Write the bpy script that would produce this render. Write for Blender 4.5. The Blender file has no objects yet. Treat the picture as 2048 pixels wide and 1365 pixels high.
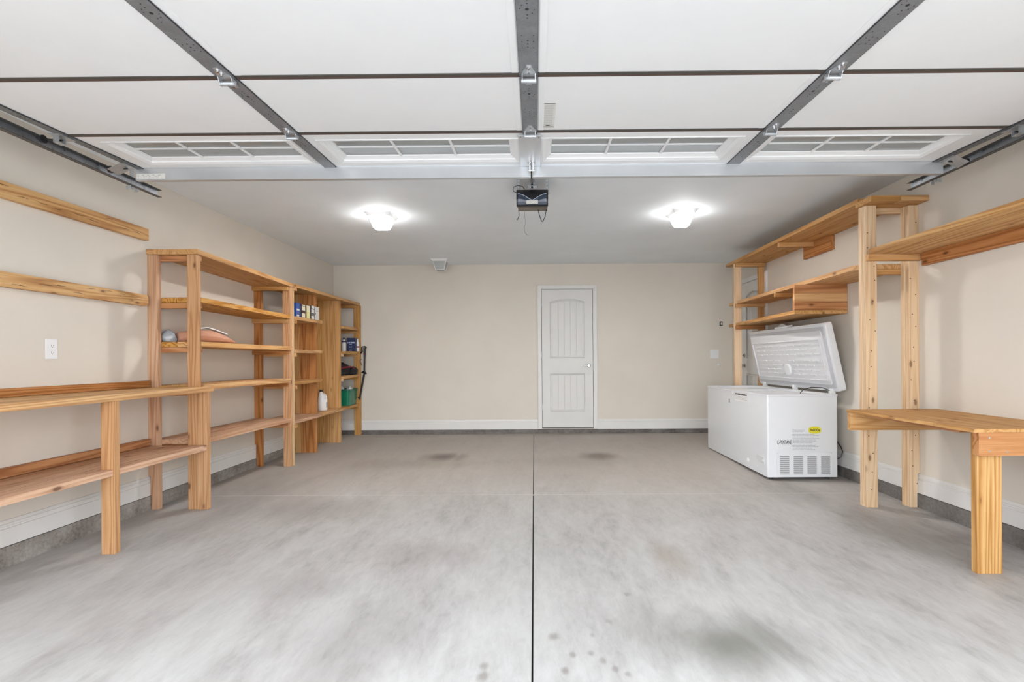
import bpy, bmesh, math, random
from mathutils import Vector, Matrix
random.seed(7)
S = bpy.context.scene
COL = S.collection

# ------------------------------------------------------------------ camera
YAW, ROLL = 0.00619, 0.00642
cam_d = bpy.data.cameras.new('camera'); cam = bpy.data.objects.new('camera', cam_d); COL.objects.link(cam)
cam_d.sensor_width = 36.0; cam_d.lens = 18.0; cam_d.clip_start = 0.02
cam_d.shift_x = -(1064.76-1024.0)/2048.0
cam_d.shift_y = (719.87-682.5)/2048.0
fw = Vector((-math.sin(YAW), math.cos(YAW), 0)); r0 = Vector((math.cos(YAW), math.sin(YAW), 0)); u0 = Vector((0, 0, 1))
r1 = r0*math.cos(ROLL)-u0*math.sin(ROLL); u1 = u0*math.cos(ROLL)+r0*math.sin(ROLL)
mw = Matrix((( r1.x, u1.x, -fw.x, 0), (r1.y, u1.y, -fw.y, 0), (r1.z, u1.z, -fw.z, 1.10), (0, 0, 0, 1)))
cam.matrix_world = mw
S.camera = cam

# ------------------------------------------------------------------ world, light, exposure
S.view_settings.view_transform = 'Standard'
S.view_settings.look = 'None'
S.view_settings.gamma = 1.0
S.view_settings.use_curve_mapping = False
S.view_settings.exposure = 0.77
SKY = 4.1
LAMP = 19.0
w = bpy.data.worlds.new('sky'); S.world = w; w.use_nodes = True
nt = w.node_tree; nt.nodes.clear()
wo = nt.nodes.new('ShaderNodeOutputWorld'); bg = nt.nodes.new('ShaderNodeBackground')
tc = nt.nodes.new('ShaderNodeTexCoord'); sx = nt.nodes.new('ShaderNodeSeparateXYZ'); rp = nt.nodes.new('ShaderNodeValToRGB')
nt.links.new(tc.outputs['Generated'], sx.inputs[0]); nt.links.new(sx.outputs['Z'], rp.inputs[0])
rp.color_ramp.elements[0].position = 0.0; rp.color_ramp.elements[0].color = (0.88, 0.925, 0.97, 1)
rp.color_ramp.elements[1].position = 0.7; rp.color_ramp.elements[1].color = (0.84, 0.91, 1.0, 1)
nt.links.new(rp.outputs[0], bg.inputs[0]); bg.inputs[1].default_value = SKY
nt.links.new(bg.outputs[0], wo.inputs[0])
# daylight portal at the open garage doorway (guides sky light in, emits nothing itself)
pl = bpy.data.lights.new('doorway_portal', 'AREA'); pl.shape = 'RECTANGLE'; pl.size = 4.88; pl.size_y = 2.1
pl.cycles.is_portal = True
po = bpy.data.objects.new('doorway_portal', pl); COL.objects.link(po)
po.location = (0, 0.50, 1.06); po.rotation_euler = (math.radians(90), 0, 0)

# ------------------------------------------------------------------ helpers
def lin(c):
    return tuple(((v/255.0)/12.92 if v/255.0 <= 0.04045 else ((v/255.0+0.055)/1.055)**2.4) for v in c)

class B:
    """collects shapes (world coordinates) for one mesh"""
    def __init__(s): s.v = []; s.f = []; s.mi = []
    def add(s, vs, fs, m=0):
        o = len(s.v); s.v += [tuple(p) for p in vs]
        s.f += [tuple(i+o for i in f) for f in fs]; s.mi += [m]*len(fs); return s
    def hexa(s, c, m=0):
        return s.add(c, [(0,3,2,1),(4,5,6,7),(0,1,5,4),(1,2,6,5),(2,3,7,6),(3,0,4,7)], m)
    def box(s, x0, x1, y0, y1, z0, z1, m=0):
        return s.hexa([(x0,y0,z0),(x1,y0,z0),(x1,y1,z0),(x0,y1,z0),(x0,y0,z1),(x1,y0,z1),(x1,y1,z1),(x0,y1,z1)], m)
    def slopebox(s, x0, x1, y0, y1, za0, za1, zb0, zb1, m=0):
        return s.hexa([(x0,y0,za0),(x1,y0,za0),(x1,y1,zb0),(x0,y1,zb0),(x0,y0,za1),(x1,y0,za1),(x1,y1,zb1),(x0,y1,zb1)], m)
    def prism(s, pts, axis, a, b, m=0):
        n = len(pts)
        def P(p, t):
            if axis == 'y': return (p[0], t, p[1])
            if axis == 'x': return (t, p[0], p[1])
            return (p[0], p[1], t)
        vs = [P(p, a) for p in pts]+[P(p, b) for p in pts]
        fs = [tuple(range(n-1, -1, -1)), tuple(range(n, 2*n))]+[(i, (i+1) % n, (i+1) % n+n, i+n) for i in range(n)]
        return s.add(vs, fs, m)
    def tube(s, path, r, n=8, m=0, cap=True):
        path = [Vector(p) for p in path]; k = len(path); rr = r if isinstance(r, (list, tuple)) else [r]*k
        vs = []; fs = []; prev = None
        for i, p in enumerate(path):
            d = (path[min(i+1, k-1)]-path[max(i-1, 0)]).normalized()
            ref = prev if prev is not None else (Vector((0,0,1)) if abs(d.z) < .9 else Vector((1,0,0)))
            a = d.cross(ref).normalized() if prev is None else (ref-d*ref.dot(d)).normalized()
            prev = a; b = d.cross(a)
            for j in range(n):
                t = 2*math.pi*j/n; vs.append(p+(a*math.cos(t)+b*math.sin(t))*rr[i])
        for i in range(k-1):
            for j in range(n):
                fs.append((i*n+j, i*n+(j+1) % n, (i+1)*n+(j+1) % n, (i+1)*n+j))
        if cap: fs += [tuple(range(n-1, -1, -1)), tuple(range((k-1)*n, k*n))]
        return s.add(vs, fs, m)
    def cyl(s, p, d, r, h, n=16, m=0):
        p = Vector(p); d = Vector(d).normalized(); return s.tube([p, p+d*h], r, n, m)
    def lathe(s, c, axis, prof, n=20, m=0):
        c = Vector(c); d = Vector(axis).normalized()
        return s.tube([c+d*h for h, r in prof], [max(r, 1e-4) for h, r in prof], n, m)
    def xform(s, M, start=0):
        s.v = s.v[:start]+[tuple(M @ Vector(p)) for p in s.v[start:]]; return s

def setp(o, label=None, cat=None, group=None, kind=None):
    if label: o['label'] = label
    if cat: o['category'] = cat
    if group: o['group'] = group
    if kind: o['kind'] = kind
    return o

def thing(name, label=None, cat=None, loc=(0,0,0), group=None, kind=None):
    o = bpy.data.objects.new(name, None); COL.objects.link(o); o.location = loc; o.empty_display_size = .1
    o['_w'] = [float(c) for c in loc]
    return setp(o, label, cat, group, kind)

def wloc(o):
    v = Vector((0, 0, 0))
    while o is not None: v += Vector(o.location); o = o.parent
    return v

def mesh(name, b, mats, parent=None, bevel=0.0, smooth=False, origin=None, **kw):
    if not isinstance(mats, (list, tuple)): mats = [mats]
    xs = [p[0] for p in b.v]; ys = [p[1] for p in b.v]; zs = [p[2] for p in b.v]
    if origin is None:
        origin = ((min(xs)+max(xs))/2, (min(ys)+max(ys))/2, min(zs)) if parent is None else ((min(xs)+max(xs))/2, (min(ys)+max(ys))/2, (min(zs)+max(zs))/2)
    og = Vector(origin)
    me = bpy.data.meshes.new(name); me.from_pydata([tuple(Vector(p)-og) for p in b.v], [], b.f)
    for m in mats: me.materials.append(m)
    for i, p in enumerate(me.polygons): p.material_index = b.mi[i]
    bm = bmesh.new(); bm.from_mesh(me); bmesh.ops.recalc_face_normals(bm, faces=bm.faces)
    if bevel > 0:
        es = [e for e in bm.edges if len(e.link_faces) == 2 and e.calc_face_angle(0) > math.radians(35)]
        bmesh.ops.bevel(bm, geom=es, offset=bevel, segments=2, profile=.6, affect='EDGES', clamp_overlap=True)
    bm.to_mesh(me); bm.free()
    if smooth:
        for p in me.polygons: p.use_smooth = True
        try: me.set_sharp_from_angle(angle=math.radians(40))
        except Exception: pass
    o = bpy.data.objects.new(name, me); COL.objects.link(o)
    if parent is not None:
        o.parent = parent; o.location = og-wloc(parent)
    else: o.location = og
    setp(o, **{k: v for k, v in kw.items()})
    return o

def copy_tree(o, off, parent=None):
    c = o.copy(); COL.objects.link(c)
    if parent is not None: c.parent = parent
    else: c.location = Vector(o.location)+Vector(off)
    for ch in list(o.children): copy_tree(ch, (0,0,0), c)
    return c

# ------------------------------------------------------------------ materials
def newmat(name):
    m = bpy.data.materials.new(name); m.use_nodes = True
    return m, m.node_tree, m.node_tree.nodes['Principled BSDF']
def N(nt, t, **kw):
    n = nt.nodes.new(t)
    for k, v in kw.items(): setattr(n, k, v)
    return n
def noise(nt, src, scale, detail=3, rough=.5, dist=0):
    n = N(nt, 'ShaderNodeTexNoise'); n.inputs['Scale'].default_value = scale; n.inputs['Detail'].default_value = detail
    n.inputs['Roughness'].default_value = rough; n.inputs['Distortion'].default_value = dist
    if src: nt.links.new(src, n.inputs['Vector'])
    return n.outputs['Fac']
def mathn(nt, op, a, b=None, c=None, clamp=False):
    n = N(nt, 'ShaderNodeMath', operation=op); n.use_clamp = clamp
    for i, v in enumerate((a, b, c)):
        if v is None: continue
        if hasattr(v, 'links'): nt.links.new(v, n.inputs[i])
        else: n.inputs[i].default_value = v
    return n.outputs[0]
def mix(nt, f, a, b, mode='MIX'):
    n = N(nt, 'ShaderNodeMix', data_type='RGBA', blend_type=mode)
    for i, v in ((0, f), (6, a), (7, b)):
        if hasattr(v, 'links'): nt.links.new(v, n.inputs[i])
        elif i == 0: n.inputs[0].default_value = v
        else: n.inputs[i].default_value = tuple(v)[:3]+(1,)
    return n.outputs[2]
def ramp(nt, f, stops):
    n = N(nt, 'ShaderNodeValToRGB'); e = n.color_ramp.elements
    while len(e) > 1: e.remove(e[0])
    e[0].position = stops[0][0]; e[0].color = tuple(stops[0][1])+(1,)
    for p, c in stops[1:]:
        x = e.new(p); x.color = tuple(c)+(1,)
    nt.links.new(f, n.inputs[0]); return n.outputs[0]
def smooth(nt, v, a, b):
    n = N(nt, 'ShaderNodeMapRange', interpolation_type='SMOOTHSTEP')
    nt.links.new(v, n.inputs[0]); n.inputs[1].default_value = a; n.inputs[2].default_value = b
    n.inputs[3].default_value = 0; n.inputs[4].default_value = 1
    return n.outputs[0]
def bump(nt, bsdf, h, strength=.2, dist=.01):
    n = N(nt, 'ShaderNodeBump'); n.inputs['Strength'].default_value = strength; n.inputs['Distance'].default_value = dist
    nt.links.new(h, n.inputs['Height']); nt.links.new(n.outputs[0], bsdf.inputs['Normal'])
def objcoord(nt, rnd=True, world=False):
    if world:
        g = N(nt, 'ShaderNodeNewGeometry'); return g.outputs['Position']
    t = N(nt, 'ShaderNodeTexCoord').outputs['Object']
    if not rnd: return t
    oi = N(nt, 'ShaderNodeObjectInfo')
    m = N(nt, 'ShaderNodeVectorMath', operation='SCALE'); m.inputs[0].default_value = (13.1, 27.7, 8.3)
    nt.links.new(oi.outputs['Random'], m.inputs['Scale'])
    a = N(nt, 'ShaderNodeVectorMath', operation='ADD'); nt.links.new(t, a.inputs[0]); nt.links.new(m.outputs[0], a.inputs[1])
    return a.outputs[0]
def scaled(nt, src, sc):
    m = N(nt, 'ShaderNodeMapping'); m.inputs['Scale'].default_value = sc; nt.links.new(src, m.inputs['Vector']); return m.outputs[0]

def plain(name, c, rough=.5, metal=0, var=0.0, spec=.5, coat=0, bmp=0, scale=6):
    m, nt, b = newmat(name)
    b.inputs['Roughness'].default_value = rough; b.inputs['Metallic'].default_value = metal
    b.inputs['Specular IOR Level'].default_value = spec; b.inputs['Coat Weight'].default_value = coat
    co = objcoord(nt)
    f = noise(nt, co, scale, 4)
    d = tuple(max(0, v*(1-var)) for v in c); u = tuple(min(1, v*(1+var)) for v in c)
    nt.links.new(ramp(nt, f, [(.3, d), (.7, u)]), b.inputs['Base Color'])
    if bmp: bump(nt, b, noise(nt, co, 120, 3), bmp, .003)
    return m

WOODS = {}
def wood(axis, tone='left'):
    key = (axis, tone)
    if key in WOODS: return WOODS[key]
    T = {'left':  (lin((214,172,132)), lin((192,146,104)),  lin((150,102,68))),
         'pink':  (lin((220,184,156)), lin((200,158,126)),  lin((156,110,84))),
         'bench': (lin((226,188,138)), lin((204,158,106)),  lin((160,110,66))),
         'edge':  (lin((226,182,124)), lin((200,148,88)),  lin((150,96,50))),
         'pine':  (lin((230,204,170)), lin((218,186,148)), lin((190,150,112))),
         'gold':  (lin((216,174,124)), lin((198,150,98)),  lin((154,106,62))),
         'cedar': (lin((208,156,112)),  lin((186,130,86)),  lin((140,88,56)))}[tone]
    m, nt, b = newmat('wood_%s_%s' % (tone, axis))
    co = objcoord(nt)
    al = {'x': 0, 'y': 1, 'z': 2}[axis]
    def sc(ac, al_): v = [ac]*3; v[al] = al_; return tuple(v)
    n1 = noise(nt, scaled(nt, co, sc(6.5, .30)), 1.0, 2, .45, .25)
    rings = mathn(nt, 'SINE', mathn(nt, 'MULTIPLY', n1, 85.0))
    rings = mathn(nt, 'MULTIPLY_ADD', rings, .5, .5)
    rings = mathn(nt, 'POWER', rings, 2.2)
    fib = noise(nt, scaled(nt, co, sc(170, 4)), 1.0, 3, .6)
    big = noise(nt, scaled(nt, co, sc(5, 1.0)), 1.0, 2)
    f = mathn(nt, 'ADD', mathn(nt, 'MULTIPLY', rings, .34 if tone in ('edge', 'bench', 'cedar') else .26), mathn(nt, 'MULTIPLY', fib, .50))
    f = mathn(nt, 'ADD', f, mathn(nt, 'MULTIPLY', big, .35))
    col = ramp(nt, f, [(.28, T[0]), (.55, T[1]), (.92, T[2])])
    # knots
    vo = N(nt, 'ShaderNodeTexVoronoi'); vo.inputs['Scale'].default_value = 1.0
    nt.links.new(scaled(nt, co, sc(11.0, 4.6)), vo.inputs['Vector'])
    sp = N(nt, 'ShaderNodeSeparateColor'); nt.links.new(vo.outputs['Color'], sp.inputs[0])
    keep = smooth(nt, sp.outputs[0], .40, .45)
    k1 = mathn(nt, 'MULTIPLY', mathn(nt, 'SUBTRACT', 1.0, smooth(nt, vo.outputs['Distance'], .07, .15)), keep)
    k2 = mathn(nt, 'MULTIPLY', mathn(nt, 'SUBTRACT', 1.0, smooth(nt, vo.outputs['Distance'], .10, .26)), keep)
    col = mix(nt, mathn(nt, 'MULTIPLY', k2, .35), col, T[2])
    col = mix(nt, mathn(nt, 'MULTIPLY', k1, .8), col, tuple(v*.35 for v in T[2]))
    hs = N(nt, 'ShaderNodeHueSaturation'); nt.links.new(col, hs.inputs['Color'])
    oi = N(nt, 'ShaderNodeObjectInfo')
    nt.links.new(mathn(nt, 'MULTIPLY_ADD', oi.outputs['Random'], .16, .84), hs.inputs['Value'])
    nt.links.new(mathn(nt, 'MULTIPLY_ADD', oi.outputs['Random'], -.14, 1.11), hs.inputs['Saturation'])
    nt.links.new(hs.outputs[0], b.inputs['Base Color'])
    b.inputs['Roughness'].default_value = .62; b.inputs['Specular IOR Level'].default_value = .3
    bump(nt, b, f, .25, .002)
    WOODS[key] = m; return m

def galv(name, c=(.56,.58,.60), rough=.42, metal=.85):
    m, nt, b = newmat(name); co = objcoord(nt)
    f = noise(nt, co, 14, 5, .6); g = noise(nt, co, 90, 3, .7)
    h = mathn(nt, 'ADD', mathn(nt, 'MULTIPLY', f, .6), mathn(nt, 'MULTIPLY', g, .4))
    nt.links.new(ramp(nt, h, [(.35, tuple(v*.78 for v in c)), (.65, tuple(min(1, v*1.15) for v in c))]), b.inputs['Base Color'])
    nt.links.new(mathn(nt, 'MULTIPLY_ADD', f, .25, rough-.12), b.inputs['Roughness'])
    b.inputs['Metallic'].default_value = metal; return m

def wallpaint(name, c, bmp=.08):
    m, nt, b = newmat(name); co = objcoord(nt, False)
    f = noise(nt, co, 2.0, 4)
    nt.links.new(ramp(nt, f, [(.3, tuple(v*.975 for v in c)), (.7, tuple(v*1.02 for v in c))]), b.inputs['Base Color'])
    b.inputs['Roughness'].default_value = .7; b.inputs['Specular IOR Level'].default_value = .25
    bump(nt, b, noise(nt, co, 160, 2), bmp, .002); return m

WALL = wallpaint('beige_wall_paint', lin((217,209,197)))
CEIL = wallpaint('ceiling_paint', lin((240,245,249)), .15)
TRIM = plain('white_trim_paint', lin((222,220,216)), .45, var=.02)
DOORP = plain('white_door_paint', lin((214,212,208)), .42, var=.015)
WHITE = plain('white_panel', lin((230,230,230)), .55, var=.012, bmp=.05)
FREEZ = plain('white_enamel', lin((228,229,231)), .22, var=.01, spec=.5)
LINER = plain('white_liner', lin((222,222,224)), .4, var=.01)
BLACK = plain('black_plastic', (.012,.012,.014), .35)
GLOSSB = plain('glossy_black', (.010,.011,.014), .12, coat=.4)
DARK = plain('dark_gap', (.01,.009,.008), .9)
STEEL = galv('galvanized_steel'); STILE = galv('stile_steel', (.25,.26,.275), .5, .5)
TRACK = galv('track_steel', (.42,.45,.49), .3, .9)
STRUT = plain('strut_steel', (.62,.635,.65), .36, .65, var=.06, scale=3)
CHROME = plain('chrome', (.75,.75,.76), .14, 1.0)
BRASSY = plain('nickel', (.45,.43,.40), .25, 1.0)
RAILD = plain('rail_dark_green', lin((72,68,62)), .6, var=.12)
RAILB = plain('rail_brown', lin((86,66,58)), .6, var=.12)
PAPER = plain('paper_label', lin((214,212,206)), .7, var=.02)
LABEL = plain('white_label', lin((224,225,227)), .5, var=.01)
INK = plain('ink', (.02,.02,.02), .6)
INKG = plain('ink_grey', (.28,.28,.28), .6)
YEL = plain('yellow_sticker', lin((226,214,50)), .5)
PLATE = plain('white_plastic', lin((232,232,232)), .3)
NAVY = plain('navy_carton', lin((38,48,86)), .45)
BLUE = plain('blue_carton', lin((34,76,150)), .4)
CREAM = plain('cream_label', lin((226,214,190)), .6)
OLIVE = plain('olive_print', lin((104,98,30)), .6)
YCREAM = plain('pale_yellow_label', lin((228,220,150)), .6)
RED = plain('red_fabric', lin((110,20,36)), .7)
BLKF = plain('black_fabric', (.014,.012,.014), .75, bmp=.4)
PEACH = plain('peach_vinyl', lin((222,168,140)), .5, var=.05)
ROPE = plain('dirt_grey', lin((150,145,140)), .8)

def mat_glass(name, tint=(1,1,1), refl=.10, haze=0.0):
    m, nt, b = newmat(name); nt.nodes.remove(b)
    out = nt.nodes['Material Output']
    tr = N(nt, 'ShaderNodeBsdfTransparent'); tr.inputs[0].default_value = tint+(1,)
    gl = N(nt, 'ShaderNodeBsdfGlossy'); gl.inputs['Roughness'].default_value = .03
    fr = N(nt, 'ShaderNodeFresnel'); fr.inputs[0].default_value = 1.5
    mx = N(nt, 'ShaderNodeMixShader')
    nt.links.new(mathn(nt, 'ADD', fr.outputs[0], refl-.04, clamp=True), mx.inputs[0])
    nt.links.new(tr.outputs[0], mx.inputs[1]); nt.links.new(gl.outputs[0], mx.inputs[2])
    last = mx.outputs[0]
    if haze > 0:
        df = N(nt, 'ShaderNodeBsdfDiffuse'); df.inputs[0].default_value = (.75,.77,.76,1)
        m2 = N(nt, 'ShaderNodeMixShader'); m2.inputs[0].default_value = haze
        nt.links.new(last, m2.inputs[1]); nt.links.new(df.outputs[0], m2.inputs[2]); last = m2.outputs[0]
    nt.links.new(last, out.inputs[0]); return m
GLASS = mat_glass('window_glass', (.97,.98,.97), .10, .30)
GLASSD = mat_glass('lamp_glass_unlit', (.9,.92,.9), .10, .45)

def mat_emit(name, c, s):
    m, nt, b = newmat(name)
    b.inputs['Base Color'].default_value = (.9,.9,.9,1); b.inputs['Roughness'].default_value = .3
    co = objcoord(nt); f = noise(nt, co, 60, 3)
    nt.links.new(mathn(nt, 'MULTIPLY_ADD', f, s*.3, s*.85), b.inputs['Emission Strength'])
    b.inputs['Emission Color'].default_value = c+(1,); return m
LIT = mat_emit('lamp_glass_lit', (1.0,.985,.965), LAMP)
LITB = mat_emit('lamp_glass_lit_bottom', (1.0,.985,.965), LAMP*17)

def mat_concrete():
    m, nt, b = newmat('floor_concrete'); co = objcoord(nt, world=True)
    # diagonal trowel streaks
    def streak(rot, sc, s, det=5, dist=.6):
        mp = N(nt, 'ShaderNodeMapping'); mp.inputs['Rotation'].default_value = (0, 0, rot)
        mp.inputs['Scale'].default_value = sc; nt.links.new(co, mp.inputs['Vector'])
        return noise(nt, mp.outputs[0], s, det, .62, dist)
    a = streak(.9, (1.0, .36, 1), 2.0, 8, .9); c2 = streak(-.75, (1.3, .40, 1), 3.6, 8, 1.1); g = streak(.2, (1, .6, 1), .5, 2)
    fine = streak(.75, (1, .35, 1), 30, 4, .5); grit = noise(nt, co, 420, 2, .6)
    f = mathn(nt, 'ADD', mathn(nt, 'MULTIPLY', a, .42), mathn(nt, 'MULTIPLY', c2, .33))
    f = mathn(nt, 'ADD', f, mathn(nt, 'MULTIPLY', g, .25))
    f = mathn(nt, 'ADD', f, mathn(nt, 'MULTIPLY', mathn(nt, 'SUBTRACT', fine, .5), .30))
    f = mathn(nt, 'ADD', f, mathn(nt, 'MULTIPLY', mathn(nt, 'SUBTRACT', streak(.8, (1, .3, 1), 10, 4, .8), .5), .26))
    f = mathn(nt, 'ADD', f, mathn(nt, 'MULTIPLY', mathn(nt, 'SUBTRACT', grit, .5), .16))
    col = ramp(nt, f, [(.30, lin((146,142,138))), (.45, lin((172,169,166))), (.57, lin((184,182,179))), (.72, lin((195,193,190)))])
    # pinkish worn patches
    pk = smooth(nt, streak(.5, (1, .5, 1), 1.1, 3), .55, .75)
    col = mix(nt, mathn(nt, 'MULTIPLY', pk, .30), col, lin((150,134,130)))
    # browner tone towards the back wall
    sp = N(nt, 'ShaderNodeSeparateXYZ'); nt.links.new(co, sp.inputs[0])
    yb = smooth(nt, mathn(nt, 'ADD', sp.outputs['Y'], mathn(nt, 'MULTIPLY', g, 1.2)), 3.9, 6.2)
    col = mix(nt, mathn(nt, 'MULTIPLY', yb, .62), col, lin((158,147,136)))
    # stains, oil spots, darker patches under right bench and by left wall
    def spot(x, y, rx, ry, amt, c, col, wob=.5):
        dx = mathn(nt, 'DIVIDE', mathn(nt, 'SUBTRACT', sp.outputs['X'], x), rx)
        dy = mathn(nt, 'DIVIDE', mathn(nt, 'SUBTRACT', sp.outputs['Y'], y), ry)
        d = mathn(nt, 'SQRT', mathn(nt, 'ADD', mathn(nt, 'MULTIPLY', dx, dx), mathn(nt, 'MULTIPLY', dy, dy)))
        d = mathn(nt, 'ADD', d, mathn(nt, 'MULTIPLY', mathn(nt, 'SUBTRACT', a if wob > .3 else fine, .5), wob*3))
        k = mathn(nt, 'SUBTRACT', 1.0, smooth(nt, d, .15, 1.15))
        return mix(nt, mathn(nt, 'MULTIPLY', k, amt), col, c)
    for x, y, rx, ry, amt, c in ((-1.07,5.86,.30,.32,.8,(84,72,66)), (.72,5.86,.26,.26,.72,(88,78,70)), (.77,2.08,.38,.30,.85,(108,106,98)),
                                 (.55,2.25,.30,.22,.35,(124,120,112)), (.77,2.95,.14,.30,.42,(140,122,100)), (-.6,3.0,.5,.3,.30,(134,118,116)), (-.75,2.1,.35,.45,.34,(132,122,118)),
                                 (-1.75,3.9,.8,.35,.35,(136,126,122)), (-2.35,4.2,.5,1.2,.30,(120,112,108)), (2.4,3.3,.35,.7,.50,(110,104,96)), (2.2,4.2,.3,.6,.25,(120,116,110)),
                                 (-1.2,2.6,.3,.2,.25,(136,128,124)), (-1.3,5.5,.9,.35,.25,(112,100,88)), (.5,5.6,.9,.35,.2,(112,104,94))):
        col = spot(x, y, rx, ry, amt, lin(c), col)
    for x, y, r, amt in ((.07,2.13,.028,.6), (.14,2.00,.018,.6), (.10,1.90,.022,.7), (.21,2.01,.018,.6), (.25,1.96,.02,.5), (.29,1.91,.018,.6), (.33,1.88,.016,.5),
                         (.23,2.14,.016,.4), (.31,2.25,.018,.4), (-.20,1.87,.030,.7), (-.20,1.93,.025,.6), (.44,2.5,.02,.4)):
        col = spot(x, y, r, r*1.4, amt, lin((126,120,112)), col, .25)
    nt.links.new(col, b.inputs['Base Color'])
    nt.links.new(mathn(nt, 'MULTIPLY_ADD', f, .3, .42), b.inputs['Roughness'])
    b.inputs['Specular IOR Level'].default_value = .35
    bump(nt, b, fine, .10, .004); return m
CONC = mat_concrete()
def mat_kerb(k=1.0):
    m, nt, b = newmat('kerb_concrete'); co = objcoord(nt, world=True)
    f = mathn(nt, 'ADD', mathn(nt, 'MULTIPLY', noise(nt, co, 5, 5, .6), .6), mathn(nt, 'MULTIPLY', noise(nt, co, 50, 4, .7), .4))
    nt.links.new(ramp(nt, f, [(.36, lin((112*k,104*k,98*k))), (.5, lin((146*k,139*k,132*k))), (.66, lin((172*k,167*k,160*k)))]), b.inputs['Base Color'])
    b.inputs['Roughness'].default_value = .8; bump(nt, b, f, .5, .006); return m
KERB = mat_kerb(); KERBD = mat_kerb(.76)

# ------------------------------------------------------------------ room shell
XL, XR, YB, YF, ZC, ZK = -2.974, 2.890, 7.532, 0.60, 2.505, 0.077
def fz(y): return 0.012-0.012*(YB-y)
OW = 2.44   # half width of garage opening
def struct(name, b, m, **kw): return mesh(name, b, m, kind='structure', **kw)
struct('wall_left', B().box(XL-.12, XL, YF-.15, YB+.12, ZK, ZC+.12), WALL)
struct('wall_right', B().box(XR, XR+.12, YF-.15, YB+.12, ZK, ZC+.12), WALL)
struct('wall_back', B().box(XL, XR, YB, YB+.12, ZK, ZC+.12), WALL)
struct('wall_front', B().box(XL, -OW, YF-.15, YF, fz(YF)-.05, ZC).box(OW, XR, YF-.15, YF, fz(YF)-.05, ZC).box(-OW, OW, YF-.15, YF, 2.12, ZC), WALL)
struct('ceiling', B().box(XL, XR, YF-.15, YB, ZC, ZC+.12), CEIL)
fl = struct('floor', B().slopebox(XL-.12, XR+.12, YF-.2, YB+.12, fz(YF-.2)-.15, fz(YF-.2)-.012, fz(YB+.12)-.15, fz(YB+.12)-.012), DARK)
jx0, jx1 = -.019, -.033    # saw cut runs a little oblique
YJ = 4.275
def slab(xa0, xa1, xb0, xb1, y0, y1):
    b = B(); t0, t1 = fz(y0), fz(y1)
    b.hexa([(xa0,y0,t0-.1),(xa1,y0,t0-.1),(xb1,y1,t1-.1),(xb0,y1,t1-.1),(xa0,y0,t0),(xa1,y0,t0),(xb1,y1,t1),(xb0,y1,t1)])
    mesh('concrete_slab', b, CONC, fl, bevel=.0015)
def jx(y): return jx0+(jx1-jx0)*(y-1.8)/5.6
g = .0035
for y0, y1 in ((YF-.2, YJ-.0012), (YJ+.0012, YB-.005)):
    slab(XL-.05, jx(y0)-g, XL-.05, jx(y1)-g, y0, y1)
    slab(jx(y0)+g, XR+.05, jx(y1)+g, XR+.05, y0, y1)
# concrete kerb under the walls
KP = .016
def kerb(x0, x1, y0, y1, name, km=None):
    struct(name, B().slopebox(x0, x1, y0, y1, fz(y0)-.05, ZK-.004, fz(y1)-.05, ZK-.004), km or KERB)
mesh('joint_line', B().slopebox(XL+.02, XR-.02, YJ-.0016, YJ+.0016, fz(YJ)-.01, fz(YJ)+.0006, fz(YJ)-.01, fz(YJ)+.0007), plain('joint_grout', lin((206,202,197)), .8), fl)
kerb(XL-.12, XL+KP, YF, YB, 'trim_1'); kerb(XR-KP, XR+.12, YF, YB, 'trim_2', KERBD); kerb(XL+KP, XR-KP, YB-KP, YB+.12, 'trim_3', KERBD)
# baseboards with a bead
def bb_profile(): return [(0,ZK),(.0155,ZK),(.0155,ZK+.096),(.009,ZK+.099),(.009,ZK+.106),(.0135,ZK+.110),(.0135,ZK+.122),(.009,ZK+.126),(.008,ZK+.132),(.005,ZK+.142),(0,ZK+.144)]
struct('baseboard_left', B().prism([(XL+a, z) for a, z in bb_profile()], 'y', YF, YB), TRIM)
struct('baseboard_right', B().prism([(XR-a, z) for a, z in bb_profile()], 'y', YF, 6.34).prism([(XR-a, z) for a, z in bb_profile()], 'y', 7.19, YB), TRIM)
struct('baseboard_back', B().prism([(YB-a, z) for a, z in bb_profile()], 'x', XL+.014, .028).prism([(YB-a, z) for a, z in bb_profile()], 'x', .902, XR-.014), TRIM)
# dark shadow joint between board and kerb
struct('trim_4', B().box(XL-.01, XL+.010, YF, YB, ZK-.0045, ZK), DARK); struct('trim_5', B().box(XR-.010, XR+.01, YF, YB, ZK-.0045, ZK), DARK)
struct('trim_6', B().box(XL+.01, XR-.01, YB-.010, YB+.01, ZK-.0045, ZK), DARK)
# driveway outside the doorway
dw = struct('driveway', B().slopebox(-6, 6, -12, YF-.2, fz(YF)-.6, fz(YF)-.4, fz(YF)-.12, fz(YF)-.016), DARK)
for i in range(5):
    for j in range(4):
        y1 = YF-.2-i*2.5; y0 = y1-2.49; zz = lambda y: fz(YF)-.014+(y-(YF-.2))*.03
        mesh('paving_slab', B().slopebox(-6+j*3+.005, -3+j*3-.005, y0, y1, zz(y0)-.1, zz(y0), zz(y1)-.1, zz(y1)), CONC, dw)

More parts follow.
